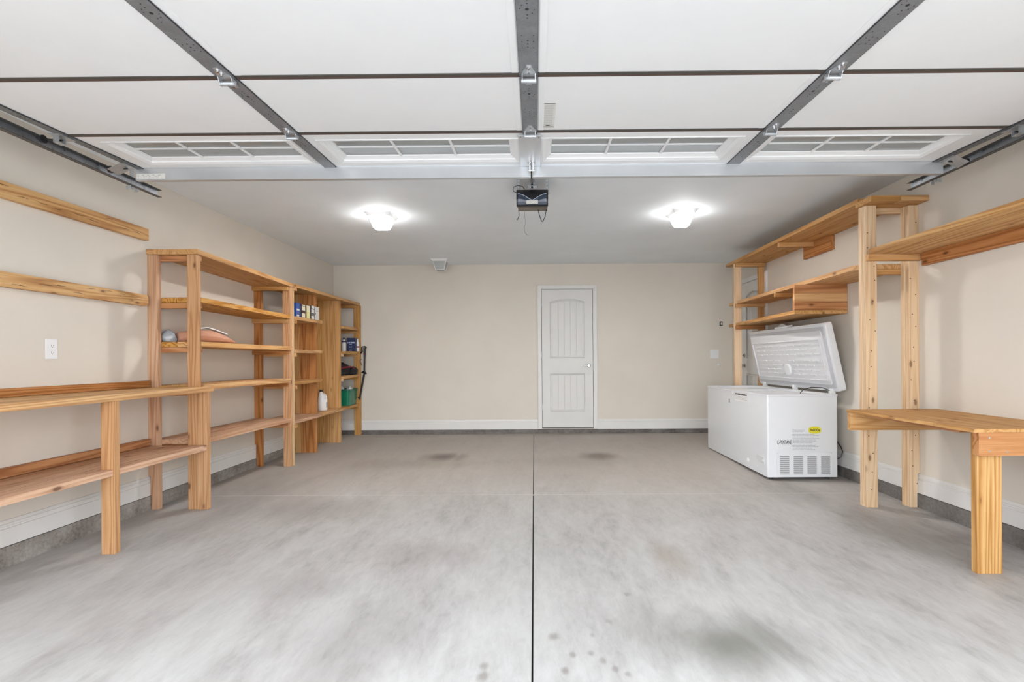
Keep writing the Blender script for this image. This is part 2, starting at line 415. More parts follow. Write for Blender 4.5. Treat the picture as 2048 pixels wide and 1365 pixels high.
# ------------------------------------------------------------------ panelled doors (built in local plane: a along wall, z up, d out of wall)
def panel_door(name, W, H, P, hinge_left=True, lever=True):
    """P(a,d,z)->world; door slab 0..W, 0..H ; d=0 wall face, +d into room"""
    root = thing(name, kind='structure', loc=P(W/2, 0, 0))
    def mk(nm, build, m, par=root, **kw):
        b = B(); build(b); b.v = [P(*p) for p in b.v]; return mesh(nm, b, m, par, **kw)
    cw = .058
    cas = lambda b: (b.box(-cw-.006, -.006, 0, .024, -.02, H+.006+cw), b.box(W+.006, W+.006+cw, 0, .024, -.02, H+.006+cw), b.box(-.006, W+.006, 0, .024, H+.006, H+.006+cw),
                     b.box(-cw-.006, -cw+.006, .024, .029, -.02, H+.006+cw), b.box(W+cw-.006, W+.006+cw, .024, .029, -.02, H+.006+cw), b.box(-cw-.006, W+.006+cw, .024, .029, H+cw-.006, H+.006+cw))
    mk('casing', cas, TRIM, bevel=.002)
    mk('jamb_gap', lambda b: b.box(-.005, W+.005, .001, .003, -.012, H+.005), DARK)
    # slab made of a core plus stiles, rails (arched top rail)
    s, D = .115, .022
    def core(b): b.box(0, W, .001, .005, 0, H)
    def frame(b):
        b.box(0, s, .006, D, 0, H); b.box(W-s, W, .006, D, 0, H)
        b.box(s, W-s, .006, D, 0, .235); b.box(s, W-s, .006, D, .80, 1.015)
        n = 14; a0, a1 = s, W-s; zt0, zt1 = H-.185, H-.135
        pts = [(a0+(a1-a0)*i/n, zt0+(zt1-zt0)*math.sin(math.pi*i/n)) for i in range(n+1)]
        for i in range(n):
            (xa, za), (xb, zb) = pts[i], pts[i+1]
            b.hexa([(xa,.006,za),(xb,.006,zb),(xb,D,zb),(xa,D,za),(xa,.006,H),(xb,.006,H),(xb,D,H),(xa,D,H)])
    sl = mk('door_slab', lambda b: (core(b), frame(b)), DOORP)
    # moulded panels of vertical boards
    n = 5
    for (z0, z1, arch) in ((.265, .77, 0), (1.045, H-.215, 1)):
        pn = mk('door_panel', lambda b: b.box(s+.018, W-s-.018, .005, .008, z0-.014, z1+.004), DOORP)
        bw = (W-2*s-.072)/n
        for i in range(n):
            xa = s+.036+i*bw+.003; xb = xa+bw-.006
            top = lambda x: z1+(.048*math.sin(math.pi*(x-s)/(W-2*s)) if arch else 0)
            def brd(b): b.hexa([(xa,.008,z0),(xb,.008,z0),(xb,.015,z0),(xa,.015,z0),(xa,.008,top(xa)),(xb,.008,top(xb)),(xb,.015,top(xb)),(xa,.015,top(xa))])
            mk('panel_board', brd, DOORP, pn, bevel=.002)
    for (z0, z1, arch) in ((.25, .785, 0), (1.03, H-.198, 1)):
        pa = [(s+.004, z0), (W-s-.004, z0)]+[(W-s-.004-(W-2*s-.008)*i/12, z1+(.050*math.sin(math.pi*i/12) if arch else 0)) for i in range(13)]
        def bead(b):
            for (xa, za), (xb, zb) in zip(pa, pa[1:]+pa[:1]): b.tube([(xa, .0225, za), (xb, .0225, zb)], .005, 6)
        mk('panel_bead', bead, DOORP, sl)
    hx = -.003 if hinge_left else W+.003
    for hz in (H-.20, H*.53, .30):
        mk('hinge', lambda b: b.tube([(hx, .026, hz-.045), (hx, .026, hz+.045)], .006, 8), STEEL)
    kx = W-.062 if hinge_left else .062; sgn = -1 if hinge_left else 1
    def hn(b):
        b.lathe((kx, .022, .91), (0,1,0), [(0,.030),(.006,.030),(.010,.022),(.012,.012),(.04,.011),(.046,.016),(.05,.014)], 18)
        if lever: b.tube([(kx, .048, .91), (kx+sgn*.03, .052, .911), (kx+sgn*.075, .052, .908), (kx+sgn*.105, .048, .902)], [.010,.009,.008,.006], 10)
        else: b.lathe((kx, .05, .91), (0,1,0), [(0,.012),(.006,.024),(.018,.029),(.03,.024),(.034,.012)], 18)
    mk('lever_handle' if lever else 'door_knob', hn, CHROME if lever else BRASSY, smooth=True)
    if not lever:
        mk('deadbolt', lambda b: b.lathe((kx, .022, 1.05), (0,1,0), [(0,.03),(.008,.03),(.014,.024),(.016,.01),(.03,.009)], 18), BRASSY, smooth=True)
    ex = W+.004 if hinge_left else -.004
    mk('strike_plate', lambda b: b.box(min(ex, ex+.008*(-sgn)), max(ex, ex+.008*(-sgn)), .004, .018, .88, .94), BRASSY)
    return root
panel_door('door_1', .744, 2.027, lambda a, d, z: (.096+a, YB-d, ZK+.024+z))
panel_door('door_2', .66, 2.035, lambda a, d, z: (XR-d, 6.44+a, ZK+.012+z), hinge_left=True, lever=False)

# ------------------------------------------------------------------ wall plates
def plate(name, label, cat, P, w_, h_, kind):
    t = thing(name, label, cat, P(0,0,0))
    def mk(nm, build, m, **kw):
        b = B(); build(b); b.v = [P(*p) for p in b.v]; return mesh(nm, b, m, t, **kw)
    mk('cover_plate', lambda b: b.box(-w_/2, w_/2, .0005, .006, -h_/2, h_/2), PLATE, bevel=.002)
    if kind == 'outlet':
        for s in (-1, 1):
            mk('receptacle', lambda b: b.box(-.017, .017, .006, .0085, s*.021-.014, s*.021+.014), PLATE, bevel=.002)
            mk('slots', lambda b: (b.box(-.008,-.006,.0085,.0092,s*.021-.003,s*.021+.007), b.box(.006,.008,.0085,.0092,s*.021-.002,s*.021+.006), b.cyl((0,.0085,s*.021-.008),(0,1,0),.0026,.0008,8)), INK, kind='stuff')
    else:
        for s in (-1, 1):
            mk('rocker', lambda b: b.box(s*.023-.017, s*.023+.017, .006, .0095, -.033, .033), PLATE, bevel=.0015)
    return t
plate('wall_outlet', 'white duplex outlet on the left wall under the two wood cleats', 'outlet', lambda a, d, z: (XL+d, 3.125+a, 1.183+z), .078, .122, 'outlet')
plate('light_switch', 'white double switch plate on the back wall beside the freezer', 'light switch', lambda a, d, z: (2.625+a, YB-d, 1.168+z), .125, .125, 'switch')
t = thing('opener_button', 'small black wall button with a white push on the back wall', 'wall button', (2.722, YB, 1.61))
mesh('button_housing', B().box(2.703, 2.742, YB-.02, YB-.0005, 1.577, 1.642), BLACK, t, bevel=.003)
mesh('push_button', B().box(2.714, 2.731, YB-.024, YB-.02, 1.592, 1.626), PLATE, t, bevel=.002)
t = thing('door_stop', 'small round white wall bumper below the switch plate', 'door stop', (2.697, YB, 1.008))
mesh('round_cap', B().lathe((2.697, YB-.0005, 1.008), (0,-1,0), [(0,.026),(.004,.026),(.01,.018),(.018,.014),(.02,.004)], 16), PLATE, t, smooth=True)

# ------------------------------------------------------------------ lumber helpers
def post(parent, x0, x1, y0, y1, z1, tone='left', notch=0, name='post'):
    """upright board standing on the sloping floor; notch cuts it back over the kerb (-1 at left wall, +1 at right wall)"""
    b = B(); zb = fz(y0)
    if notch == 0: b.hexa([(x0,y0,fz(y0)),(x1,y0,fz(y0)),(x1,y1,fz(y1)),(x0,y1,fz(y1)),(x0,y0,z1),(x1,y0,z1),(x1,y1,z1),(x0,y1,z1)])
    elif notch < 0: b.prism([(x0+.021, zb), (x1, zb), (x1, z1), (x0, z1), (x0, ZK+.150), (x0+.016, ZK+.146), (x0+.016, ZK+.002), (x0+.021, ZK-.002)], 'y', y0, y1)
    else: b.prism([(x1-.021, zb), (x0, zb), (x0, z1), (x1, z1), (x1, ZK+.150), (x1-.016, ZK+.146), (x1-.016, ZK+.002), (x1-.021, ZK-.002)], 'y', y0, y1)
    return mesh(name, b, wood('z', tone), parent, bevel=.003)
def board(parent, x0, x1, y0, y1, z0, z1, axis, tone='left', name='plank', bev=.0025, dz=0):
    b = B()
    b.slopebox(x0, x1, y0, y1, z0, z1, z0+dz, z1+dz)
    return mesh(name, b, wood(axis, tone), parent, bevel=bev)
def planks(parent, xs, y0, y1, z1, th=.038, tone='left', dz=0, name='shelf_plank', jit=.0):
    for i in range(len(xs)-1):
        j = random.uniform(-jit, jit)
        board(parent, xs[i]+.001, xs[i+1]-.001, y0, y1, z1-th+j, z1+j, 'y', tone, name, dz=dz)

# ------------------------------------------------------------------ left: near workbench
WX = XL+.001
bench = thing('workbench', 'long left-hand wooden workbench with a lower shelf and backsplash strips', 'workbench', (-2.74, 3.0, fz(3.0)))
for y in (2.02, 3.024): post(bench, -2.585, -2.505, y, y+.043, .868, 'left', name='leg')
post(bench, -2.590, -2.514, 3.898, 3.94, .868, 'left', name='leg')
planks(bench, [WX, -2.742, -2.584], 1.95, 3.903, .908, .040, 'bench', name='top_plank', jit=.001)
planks(bench, [-2.583, -2.507], 1.95, 3.975, .908, .040, 'bench', name='top_plank')
planks(bench, [WX, -2.745, -2.512], 1.95, 3.892, .462, .038, 'pink', name='shelf_plank', jit=.001)
board(bench, WX, -2.936, 1.95, 3.884, .910, .958, 'y', 'cedar', 'backsplash')
board(bench, WX, -2.936, 1.95, 3.884, .464, .516, 'y', 'cedar', 'backsplash')

# ------------------------------------------------------------------ left: shelving units
u1 = thing('shelving_unit', 'open timber shelving unit on the left wall holding the peach bag', 'shelving', (-2.78, 4.65, fz(4.65)))
post(u1, -2.667, -2.586, 3.905, 3.945, 1.922, 'left')
post(u1, WX, -2.894, 3.905, 3.945, 1.922, 'pink', notch=-1)
post(u1, -2.667, -2.584, 5.39, 5.428, 1.886, 'left'); post(u1, -2.664, -2.582, 5.429, 5.467, 1.886, 'pine')
post(u1, WX, -2.894, 5.39, 5.428, 1.886, 'cedar', notch=-1)
planks(u1, [WX, -2.775, -2.578], 3.895, 5.43, 1.964, .040, 'gold', dz=-.036, name='top_plank')
for z, dz, tone, yy in ((1.600, -.014, 'edge', 3.947), (1.256, .0, 'edge', 3.947), (.920, -.002, 'bench', 3.977), (.500, .0, 'pink', 3.947)):
    planks(u1, [WX, -2.775, -2.582], yy, 5.388, z, .040, tone, dz=dz)
board(u1, -2.892, -2.669, 3.905, 3.945, .878, .916, 'x', 'bench', 'shelf_plank')
for z in (1.922, 1.558, 1.214, .878, .458):
    board(u1, WX+.02 if z < .9 else WX, -2.600, 3.946, 3.984, z-.042, z-.001, 'x', 'cedar', 'crossbar')
for z in (1.888, 1.546, 1.214, .876, .458):
    board(u1, WX if z > .4 else WX+.02, -2.600, 5.350, 5.389, z-.044, z-.001, 'x', 'gold' if z > 1.3 else 'cedar', 'crossbar')
u2 = thing('shelving_unit', 'deeper boarded shelving unit in the far left corner holding boxes and a green tub', 'shelving', (-2.78, 6.5, fz(6.5)))
planks(u2, [WX, -2.775, -2.578], 5.432, 7.528, 1.932, .036, 'gold', dz=.018, name='top_plank')
# dividers of wide boards
for (y, xs, tn) in ((6.155, [WX+.001, -2.835, -2.648], 'gold'), (6.85, [WX+.001, -2.845, -2.622], 'gold')):
    post(u2, xs[0], xs[1], y, y+.038, 1.898+(y-5.4)*.008, tn, notch=-1, name='divider_board')
    post(u2, xs[1]+.001, xs[2], y, y+.038, 1.898+(y-5.4)*.008, 'cedar' if y < 6.5 else 'gold', name='divider_board')
post(u2, -2.655, -2.562, 7.47, 7.508, 1.91, 'gold')
for z, dz in ((1.584, .004), (1.226, .003), (.880, .006)):
    planks(u2, [WX, -2.775, -2.580], 5.470, 6.152, z, .036, 'gold', dz=dz)
    board(u2, -2.646, -2.580, 6.154, 6.19, z-.036+dz, z+dz, 'y', 'gold', 'shelf_plank')
planks(u2, [WX, -2.775, -2.582], 5.470, 6.150, .462, .036, 'pink', dz=.004)
planks(u2, [WX, -2.775, -2.582], 6.194, 6.848, .467, .036, 'gold', dz=.004)
board(u2, -2.644, -2.582, 6.150, 6.194, .430, .466, 'y', 'gold', 'shelf_plank')
board(u2, -2.618, -2.582, 6.848, 6.890, .434, .470, 'y', 'gold', 'shelf_plank')
for z, dz in ((1.572, .004), (1.230, .008), (.893, .012), (.471, .004)):
    planks(u2, [WX, -2.775, -2.578], 6.890, 7.468, z, .036, 'gold', dz=dz)
for z in (1.896, 1.546, 1.188, .842, .424):
    board(u2, WX if z > .5 else WX+.02, -2.566, 5.468, 5.500, z-.04, z-.001, 'x', 'gold', 'crossbar')
for z in (1.908, 1.538, 1.200, .866, .438):
    board(u2, WX if z > .5 else WX+.02, -2.600, 7.432, 7.469, z-.040, z-.001, 'x', 'gold', 'crossbar')
for z in (1.194, .858):
    board(u2, -2.85, -2.600, 6.890, 6.925, z-.036, z-.001, 'x', 'pine', 'crossbar')

# ------------------------------------------------------------------ cleats on left wall
def cleat(label, z0, z1, rounded):
    t = thing('wall_cleat', label, 'wood cleat', (XL, 2.9, z0))
    b = B()
    if rounded:
        r = .022; pts = [(1.9, z0), (3.87-r, z0), (3.87-.006, z0+.008), (3.87, z0+r), (3.87, z1-r), (3.87-.006, z1-.008), (3.87-r, z1), (1.9, z1)]
    else: pts = [(1.9, z0-.012), (3.878, z0), (3.878, z1), (1.9, z1-.008)]
    b.prism(pts, 'x', XL+.0005, XL+.038)
    mesh('cleat_board', b, wood('y', 'bench'), t, bevel=.002)
    # dark splits and gouges
    g_ = B(); rr = random.Random(3 if rounded else 5)
    for i in range(9):
        y = 2.75+i*.12+rr.uniform(-.02, .02); zc = (z0+z1)/2+rr.uniform(-.022, .028); L = rr.uniform(.04, .10)
        g_.tube([(XL+.0383, y, zc), (XL+.0386, y+L*.5, zc+rr.uniform(-.004,.004)), (XL+.0383, y+L, zc+rr.uniform(-.006,.006))], [.0006,.0016,.0006], 5)
    mesh('crack', g_, DARK, t, kind='stuff')
    return t
cleat('upper of two timber cleats screwed to the left wall, square end', 2.024, 2.113, False)
cleat('lower of two timber cleats on the left wall, rounded end', 1.524, 1.608, True)

# ------------------------------------------------------------------ right: tall shelving unit over the freezer
WXR = XR-.001
ur = thing('shelving_unit', 'tall pale pine shelving frame on the right wall above the chest freezer', 'shelving', (2.68, 5.2, fz(5.2)))
post(ur, 2.490, 2.574, 3.872, 3.910, 2.246, 'pine'); post(ur, 2.486, 2.568, 3.911, 3.949, 2.246, 'pine')
post(ur, 2.815, WXR, 3.872, 3.910, 2.246, 'pine', notch=1); post(ur, 2.806, WXR, 3.911, 3.949, 2.246, 'pine', notch=1)
post(ur, 2.492, 2.580, 6.42, 6.458, 2.282, 'pine'); post(ur, 2.795, WXR-.022, 6.42, 6.458, 2.282, 'gold')
board(ur, 2.468, 2.680, 3.765, 3.958, 2.248, 2.288, 'x', 'gold', 'cap_board'); board(ur, 2.682, WXR, 3.765, 3.958, 2.248, 2.288, 'x', 'gold', 'cap_board')
board(ur, 2.570, WXR, 3.950, 3.986, 2.205, 2.247, 'x', 'pine', 'crossbar')
planks(ur, [2.490, 2.690, WXR], 3.962, 6.70, 2.325, .038, 'gold', name='top_plank')
# second shelf (front edge opens slightly towards the near end)
def skew(parent, xa, xb, x1, y0, y1, z0, z1, tone, name='shelf_plank', chamf=0):
    pts = [(xa+chamf, y0), (x1, y0), (x1, y1), (xb, y1)]+([(xa, y0+chamf*1.2)] if chamf else [])
    return mesh(name, B().prism(pts, 'z', z0, z1), wood('y', tone), parent, bevel=.0025)
skew(ur, 2.482, 2.530, 2.688, 3.952, 6.70, 1.780, 1.818, 'gold', chamf=.05); skew(ur, 2.690, 2.690, WXR, 3.952, 6.70, 1.780, 1.818, 'gold')
skew(ur, 2.400, 2.525, 2.658, 4.752, 6.70, 1.508, 1.542, 'gold'); skew(ur, 2.660, 2.660, WXR, 4.752, 6.70, 1.508, 1.542, 'gold')
# stacked end boards facing the door opening
for i, (za, zb) in enumerate(((1.543, 1.620), (1.621, 1.700), (1.701, 1.779))):
    board(ur, 2.400, WXR-.001, 4.752, 4.786, za, zb, 'x', 'cedar' if i != 1 else 'gold', 'end_board')
board(ur, 2.852, WXR, 4.95, 5.46, 2.147, 2.286, 'y', 'cedar', 'ledger'); board(ur, 2.50, 2.851, 5.25, 5.288, 2.240, 2.286, 'x', 'gold', 'crossbar')
board(ur, 2.50, WXR, 5.34, 5.378, 1.738, 1.779, 'x', 'gold', 'crossbar')
board(ur, 2.498, WXR-.02, 6.382, 6.419, 2.240, 2.286, 'x', 'gold', 'crossbar'); board(ur, 2.498, WXR-.02, 6.382, 6.419, 1.738, 1.779, 'x', 'gold', 'crossbar')
board(ur, 2.498, WXR-.02, 6.382, 6.419, 1.462, 1.507, 'x', 'cedar', 'crossbar')
board(ur, 2.566, WXR, 3.950, 3.988, 1.738, 1.779, 'x', 'gold', 'crossbar')
# nails on pine posts
nb = B(); rr = random.Random(11)
for i in range(16):
    nb.cyl((2.50+rr.random()*.06, 3.8722, .1+i*.13+rr.uniform(-.03,.03)), (0,-1,0), .0045, .0012, 8)
    nb.cyl((2.825+rr.random()*.045, 3.8722, .15+i*.13+rr.uniform(-.03,.03)), (0,-1,0), .0045, .0012, 8)
mesh('nail_heads', nb, plain('rusty_nail', lin((84,60,44)), .6), ur, kind='stuff')

ws = thing('wall_shelf', 'single high plank shelf at the far right edge above the right workbench', 'shelf', (2.69, 3.0, 1.87))
planks(ws, [2.490, 2.690, WXR], 1.9, 3.832, 1.908, .036, 'bench', name='shelf_plank')
board(ws, 2.852, WXR, 1.9, 3.795, 1.776, 1.871, 'y', 'cedar', 'ledger')
board(ws, 2.488, WXR, 3.833, 3.871, 1.824, 1.872, 'x', 'gold', 'crossbar')

# ------------------------------------------------------------------ right workbench
wr = thing('workbench', 'low right-hand workbench with a ragged plywood top under the single plank shelf', 'workbench', (2.56, 3.2, fz(3.2)))
e = []; rr = random.Random(4); n = 26
for i in range(n+1):
    y = 2.665+(3.705-2.665)*i/n; x = 2.268-.028*i/n+rr.uniform(-.002, .002)+(.010 if i in (7, 8, 9, 15, 16) else 0); e.append((x, y))
b = B().prism([(WXR, 2.665)]+[(WXR, 3.705)]+e[::-1], 'z', .707, .726)
mesh('bench_top', b, wood('y', 'gold'), wr)
board(wr, 2.300, 2.86, 2.80, 3.60, .688, .7065, 'y', 'cedar', 'top_support')
board(wr, 2.296, WXR, 2.668, 2.708, .585, .7065, 'x', 'cedar', 'apron'); board(wr, 2.240, WXR, 3.660, 3.698, .582, .7065, 'x', 'gold', 'apron')
post(wr, 2.322, 2.452, 2.711, 2.751, .706, 'bench', name='leg'); post(wr, 2.74, WXR-.02, 2.711, 2.751, .706, 'bench', name='leg')
mesh('screw_heads', B().cyl((2.35,2.6678,.68),(0,-1,0),.005,.001,8).cyl((2.35,2.6678,.61),(0,-1,0),.005,.001,8).cyl((2.44,2.6678,.605),(0,-1,0),.005,.001,8), STEEL, wr, kind='stuff')

# ------------------------------------------------------------------ chest freezer
fr = thing('chest_freezer', 'open white chest freezer against the right wall', 'freezer', (2.445, 5.52, fz(5.52)))
fx0, fx1, fy0, fy1, fz0, fz1 = 2.122, 2.766, 4.71, 6.34, .006, .765
def rrect(x0, x1, y0, y1, r, n=5):
    pts = []
    for cx, cy, a in ((x1-r, y0+r, -90), (x1-r, y1-r, 0), (x0+r, y1-r, 90), (x0+r, y0+r, 180)):
        for i in range(n+1):
            t = math.radians(a+90*i/n); pts.append((cx+r*math.cos(t), cy+r*math.sin(t)))
    return pts
def shell(outer, inner, z0, z1, zin):
    n = len(outer); b = B()
    vs = [(p[0],p[1],z0) for p in outer]+[(p[0],p[1],z1) for p in outer]+[(p[0],p[1],z1) for p in inner]+[(p[0],p[1],zin) for p in inner]
    fs = [tuple(range(n-1,-1,-1))]
    for k in range(3):
        for i in range(n): fs.append((k*n+i, k*n+(i+1) % n, (k+1)*n+(i+1) % n, (k+1)*n+i))
    fs.append(tuple(range(3*n, 4*n)))
    return b.add(vs, fs)
mesh('cabinet', shell(rrect(fx0,fx1,fy0,fy1,.014), rrect(fx0+.012,fx1-.012,fy0+.012,fy1-.012,.02), fz0, fz1-.018, fz1-.03), FREEZ, fr, smooth=True)
mesh('liner', shell(rrect(fx0-.004,fx1+.004,fy0-.004,fy1+.004,.016), rrect(fx0+.062,fx1-.062,fy0+.07,fy1-.07,.06), fz1-.017, fz1, .12), LINER, fr, smooth=True)
for x, y in ((fx0+.06, fy0+.07), (fx1-.06, fy0+.07), (fx0+.06, fy1-.07), (fx1-.06, fy1-.07)):
    mesh('foot', B().cyl((x, y, fz(y)), (0,0,1), .02, fz0-fz(y)+.004, 12), BLACK, fr)
# hanging basket at the far end of the cavity
bk = B(); xa, xb, ya, yb, za, zb = fx0+.066, fx1-.066, 5.62, 6.2, .58, .758
bk.box(xa, xb, ya, ya+.004, za, zb).box(xa, xb, yb-.004, yb, za, zb).box(xa, xa+.004, ya, yb, za, zb).box(xb-.004, xb, ya, yb, za, zb).box(xa, xb, ya, yb, za, za+.004)
mesh('basket', bk, LINER, fr)
# vent grille on the near end
y = fy0
gp = mesh('vent_panel', B().box(2.205, 2.715, y-.005, y-.0003, .015, .238), FREEZ, fr, bevel=.002)
X0 = 2.205; sc = .510/1080
for (ca, cb) in ((195,375),(460,640),(725,905),(990,1165)):
    for k in range(10):
        zt = .015+(1130-(740+38*k))*.223/475
        xa = X0+(ca-135)*sc; xb = X0+(cb-135)*sc
        mesh('vent_slot', B().box(xa, xb, y-.0056, y-.0051, zt-.0042, zt+.0038), INKG if k else INKG, gp)
mesh('panel_screws', B().cyl((2.217,y-.005,.227),(0,-1,0),.004,.002,8).cyl((2.70,y-.005,.227),(0,-1,0),.004,.002,8), STEEL, gp, kind='stuff')
# printed labels
lb = mesh('warning_label', B().box(2.343, 2.603, y-.0012, y-.0002, .246, .447), LABEL, fr)
ln = B(); rr = random.Random(2)
for i in range(15):
    z = .436-i*.0128
    if i in (6,): ln.box(2.35, 2.597, y-.0017, y-.0013, z, z+.003); continue
    xx = 2.35; end = 2.50+rr.random()*.095 if i > 2 else 2.46
    while xx < end-.01:
        wd = rr.uniform(.012, .045); ln.box(xx, min(xx+wd, end), y-.0017, y-.0013, z, z+.0035); xx += wd+.004
mesh('label_print', ln, plain('faded_print', lin((158,158,158)), .7), lb, kind='stuff')
mesh('yellow_sticker', B().prism([(2.555+.058*math.cos(t*math.pi/12)*(1 if abs(math.cos(t*math.pi/12))<.8 else 1), .437+.033*math.copysign(abs(math.sin(t*math.pi/12))**.6, math.sin(t*math.pi/12))) for t in range(24)], 'y', y-.0024, y-.0018), YEL, fr)
mesh('white_sticker', B().box(2.225, 2.335, y-.0012, y-.0002, .243, .355), LABEL, fr)
def text(parent, s, loc, size, mat, rot=(math.pi/2,0,0), name='lettering', sx=1.0, align='CENTER'):
    cu = bpy.data.curves.new('txt', 'FONT'); cu.body = s; cu.size = size; cu.align_x = align; cu.align_y = 'CENTER'; cu.extrude = .0003; cu.offset = size*.012
    o = bpy.data.objects.new('txt', cu); COL.objects.link(o)
    dg = bpy.context.evaluated_depsgraph_get(); me = bpy.data.meshes.new_from_object(o.evaluated_get(dg))
    bpy.data.objects.remove(o)
    me.materials.clear(); me.materials.append(mat)
    me.transform(Matrix.Diagonal((sx,1,1,1)))
    t = bpy.data.objects.new(name, me); COL.objects.link(t); t.parent = parent
    t.location = Vector(loc)-wloc(parent); t.rotation_euler = rot; return t
text(fr, 'C-PENTANE', (2.276, y-.002, .325), .052, INK, sx=.47)
text(fr, 'R600a', (2.555, y-.003, .437), .034, INK, sx=1.05)
# aisle-side details
x = fx0
mesh('key_lock', B().box(x-.004, x-.0005, 5.615, 5.635, .618, .66), BLACK, fr, bevel=.002)
mesh('round_badge', B().cyl((x, 5.52, .742), (-1,0,0), .028, .003, 20), PLATE, fr)
lp = mesh('paper_tag', B().box(x-.0014, x-.0003, 5.14, 5.47, .655, .742), plain('tag_paper', lin((222,221,219)), .5), fr)
lt = B()
for i in range(9): lt.box(x-.002, x-.0015, 5.16+i*.033, 5.187+i*.033, .718, .734)
mesh('tag_heading', lt, INK, lp, kind='stuff')
lt = B()
for i in range(9):
    for k in range(3): lt.box(x-.002, x-.0015, 5.16+i*.033, 5.185+i*.033, .700-k*.014, .704-k*.014)
mesh('tag_print', lt, plain('tag_grey', lin((176,176,176)), .7), lp, kind='stuff')
mesh('drain_plug', B().lathe((x, 5.13, .085), (-1,0,0), [(0,.022),(.006,.022),(.012,.014),(.014,.004)], 16), PLATE, fr, smooth=True)
ct = mesh('control_panel', B().box(x-.004, x-.0005, 4.77, 4.93, .115, .175), LINER, fr, bevel=.002)
mesh('dial', B().cyl((x-.004, 4.795, .145), (-1,0,0), .012, .006, 14), PLATE, ct)
# lid
th = math.radians(12.3); dw_ = Vector((-math.sin(th), 0, math.cos(th))); dt_ = Vector((-math.cos(th), 0, -math.sin(th)))
H0 = Vector((2.842, 0, .800)); ly0, ly1 = 4.69, 6.365; LW = .650
def L(b):   # local (t thickness inwards, y, w height) -> world
    b.v = [tuple(H0+dt_*p[0]+dw_*p[2]+Vector((0, p[1], 0))) for p in b.v]; return b
def lidprism(y0, y1, w0, w1, t0, t1, r):
    b = B(); pts = rrect(y0, y1, w0, w1, r); n = len(pts)
    return b.add([(t0, p[0], p[1]) for p in pts]+[(t1, p[0], p[1]) for p in pts], [tuple(range(n-1,-1,-1)), tuple(range(n, 2*n))]+[(i,(i+1)%n,(i+1)%n+n,i+n) for i in range(n)])
lid = mesh('lid', L(lidprism(ly0, ly1, 0, LW, 0, .062, .03)), FREEZ, fr, bevel=.006, smooth=True)
mesh('gasket', L(lidprism(ly0+.035, ly1-.035, .035, LW-.035, .0625, .072, .02)), plain('gasket_grey', lin((196,197,200)), .5), lid, bevel=.003)
ip = L(lidprism(ly0+.07, ly1-.07, .065, LW-.065, .0725, .085, .02)); mesh('inner_panel', ip, LINER, lid, bevel=.004)
ring = B(); 
for (a0,a1,c0,c1) in ((ly0+.10,ly1-.10,.10,.112),(ly0+.10,ly1-.10,LW-.152,LW-.140)): ring.box(.0855,.097,a0,a1,c0,c1)
for (a0,a1) in ((ly0+.10,ly0+.112),(ly1-.112,ly1-.10)): ring.box(.0855,.097,a0,a1,.112,LW-.152)
mesh('panel_rim', L(ring), LINER, lid, bevel=.003)
em = B()
for r in range(7):
    wv = .150+r*.047+(.02 if r > 3 else 0)
    k = 0; yy = ly0+.135+(.06 if r % 2 else 0)
    while yy < ly1-.22:
        if not (r < 4 and 5.40 < yy+.05 < 5.62): em.box(.0855, .0965, yy, yy+.105, wv, wv+.009)
        yy += .155
mesh('embossed_dashes', L(em), LINER, lid, kind='stuff', bevel=0)
o_ = L(lidprism(5.44, 5.56, .145, .265, .0855, .112, .05)); mesh('lamp_cover', o_, PLATE, lid, bevel=.012, smooth=True)
hb = B(); 
hb.box(-.004, .07, 5.40, 5.66, LW-.004, LW+.018)
mesh('handle', L(hb), FREEZ, lid, bevel=.006, smooth=True)
hb = B(); hb.prism([(5.42+.20*i/10, LW+.018+.026*math.sin(math.pi*i/10)) for i in range(11)], 'x', .0, .05)
mesh('handle_grip', L(hb), STEEL, lid, bevel=.003)
for yv in (4.82, 5.50, 6.22):
    hg = mesh('hinge', B().box(2.757, 2.800, yv-.022, yv+.022, .70, .812), PLATE, fr, bevel=.003)
    mesh('hinge_pin', B().cyl((2.795, yv-.03, .80), (0,1,0), .009, .06, 10), STEEL, hg)
mesh('thermostat_wire', B().tube([(2.50, 4.86, .765), (2.53, 4.86, .80), (2.60, 4.85, .822), (2.70, 4.84, .818), (2.765, 4.82, .79)], .004, 8), BLACK, fr, smooth=True)
mesh('power_cord', B().tube([(2.745, 4.95, .45), (2.772, 4.86, .42), (2.795, 4.80, .34), (2.835, 4.78, .27), (2.852, 4.78, .225), (2.835, 4.78, .175), (2.79, 4.80, .14), (2.768, 4.85, .12)], .0055, 8), BLACK, fr, smooth=True)

# ------------------------------------------------------------------ overhead garage door (parked under the ceiling)
gd = thing('garage_door', 'raised sectional garage door, white underside with steel stiles and four windows', 'garage door', (0, 2.0, 2.2))
def dz(y): return 2.280-.030*(3.10-y)
GX0, GX1 = -2.420, 2.440
def slant(b, x0, x1, y0, y1, a, c, m=0):   # slab whose underside is a above door plane, top c
    return b.slopebox(x0, x1, y0, y1, dz(y0)+a, dz(y0)+c, dz(y1)+a, dz(y1)+c, m)
J = [.95, 1.505, 2.063, 2.612, 3.165]; hg_ = .018
WIN = [(-2.283, -1.301), (-1.142, -.091), (.050, 1.097), (1.255, 2.275)]
wy0, wy1 = 2.706, 3.034
for i in range(4):
    y0, y1 = J[i]+hg_, J[i+1]-(hg_ if i < 3 else 0)
    b = B()
    if i < 3: slant(b, GX0, GX1, y0, y1, 0, .040)
    else:
        slant(b, GX0, GX1, y0, wy0, 0, .040); slant(b, GX0, GX1, wy1, y1, 0, .040)
        xs = [GX0]+[v for w_ in WIN for v in w_]+[GX1]
        for k in range(0, len(xs), 2): slant(b, xs[k], xs[k+1], wy0, wy1, 0, .040)
    mesh('door_section', b, WHITE, gd)
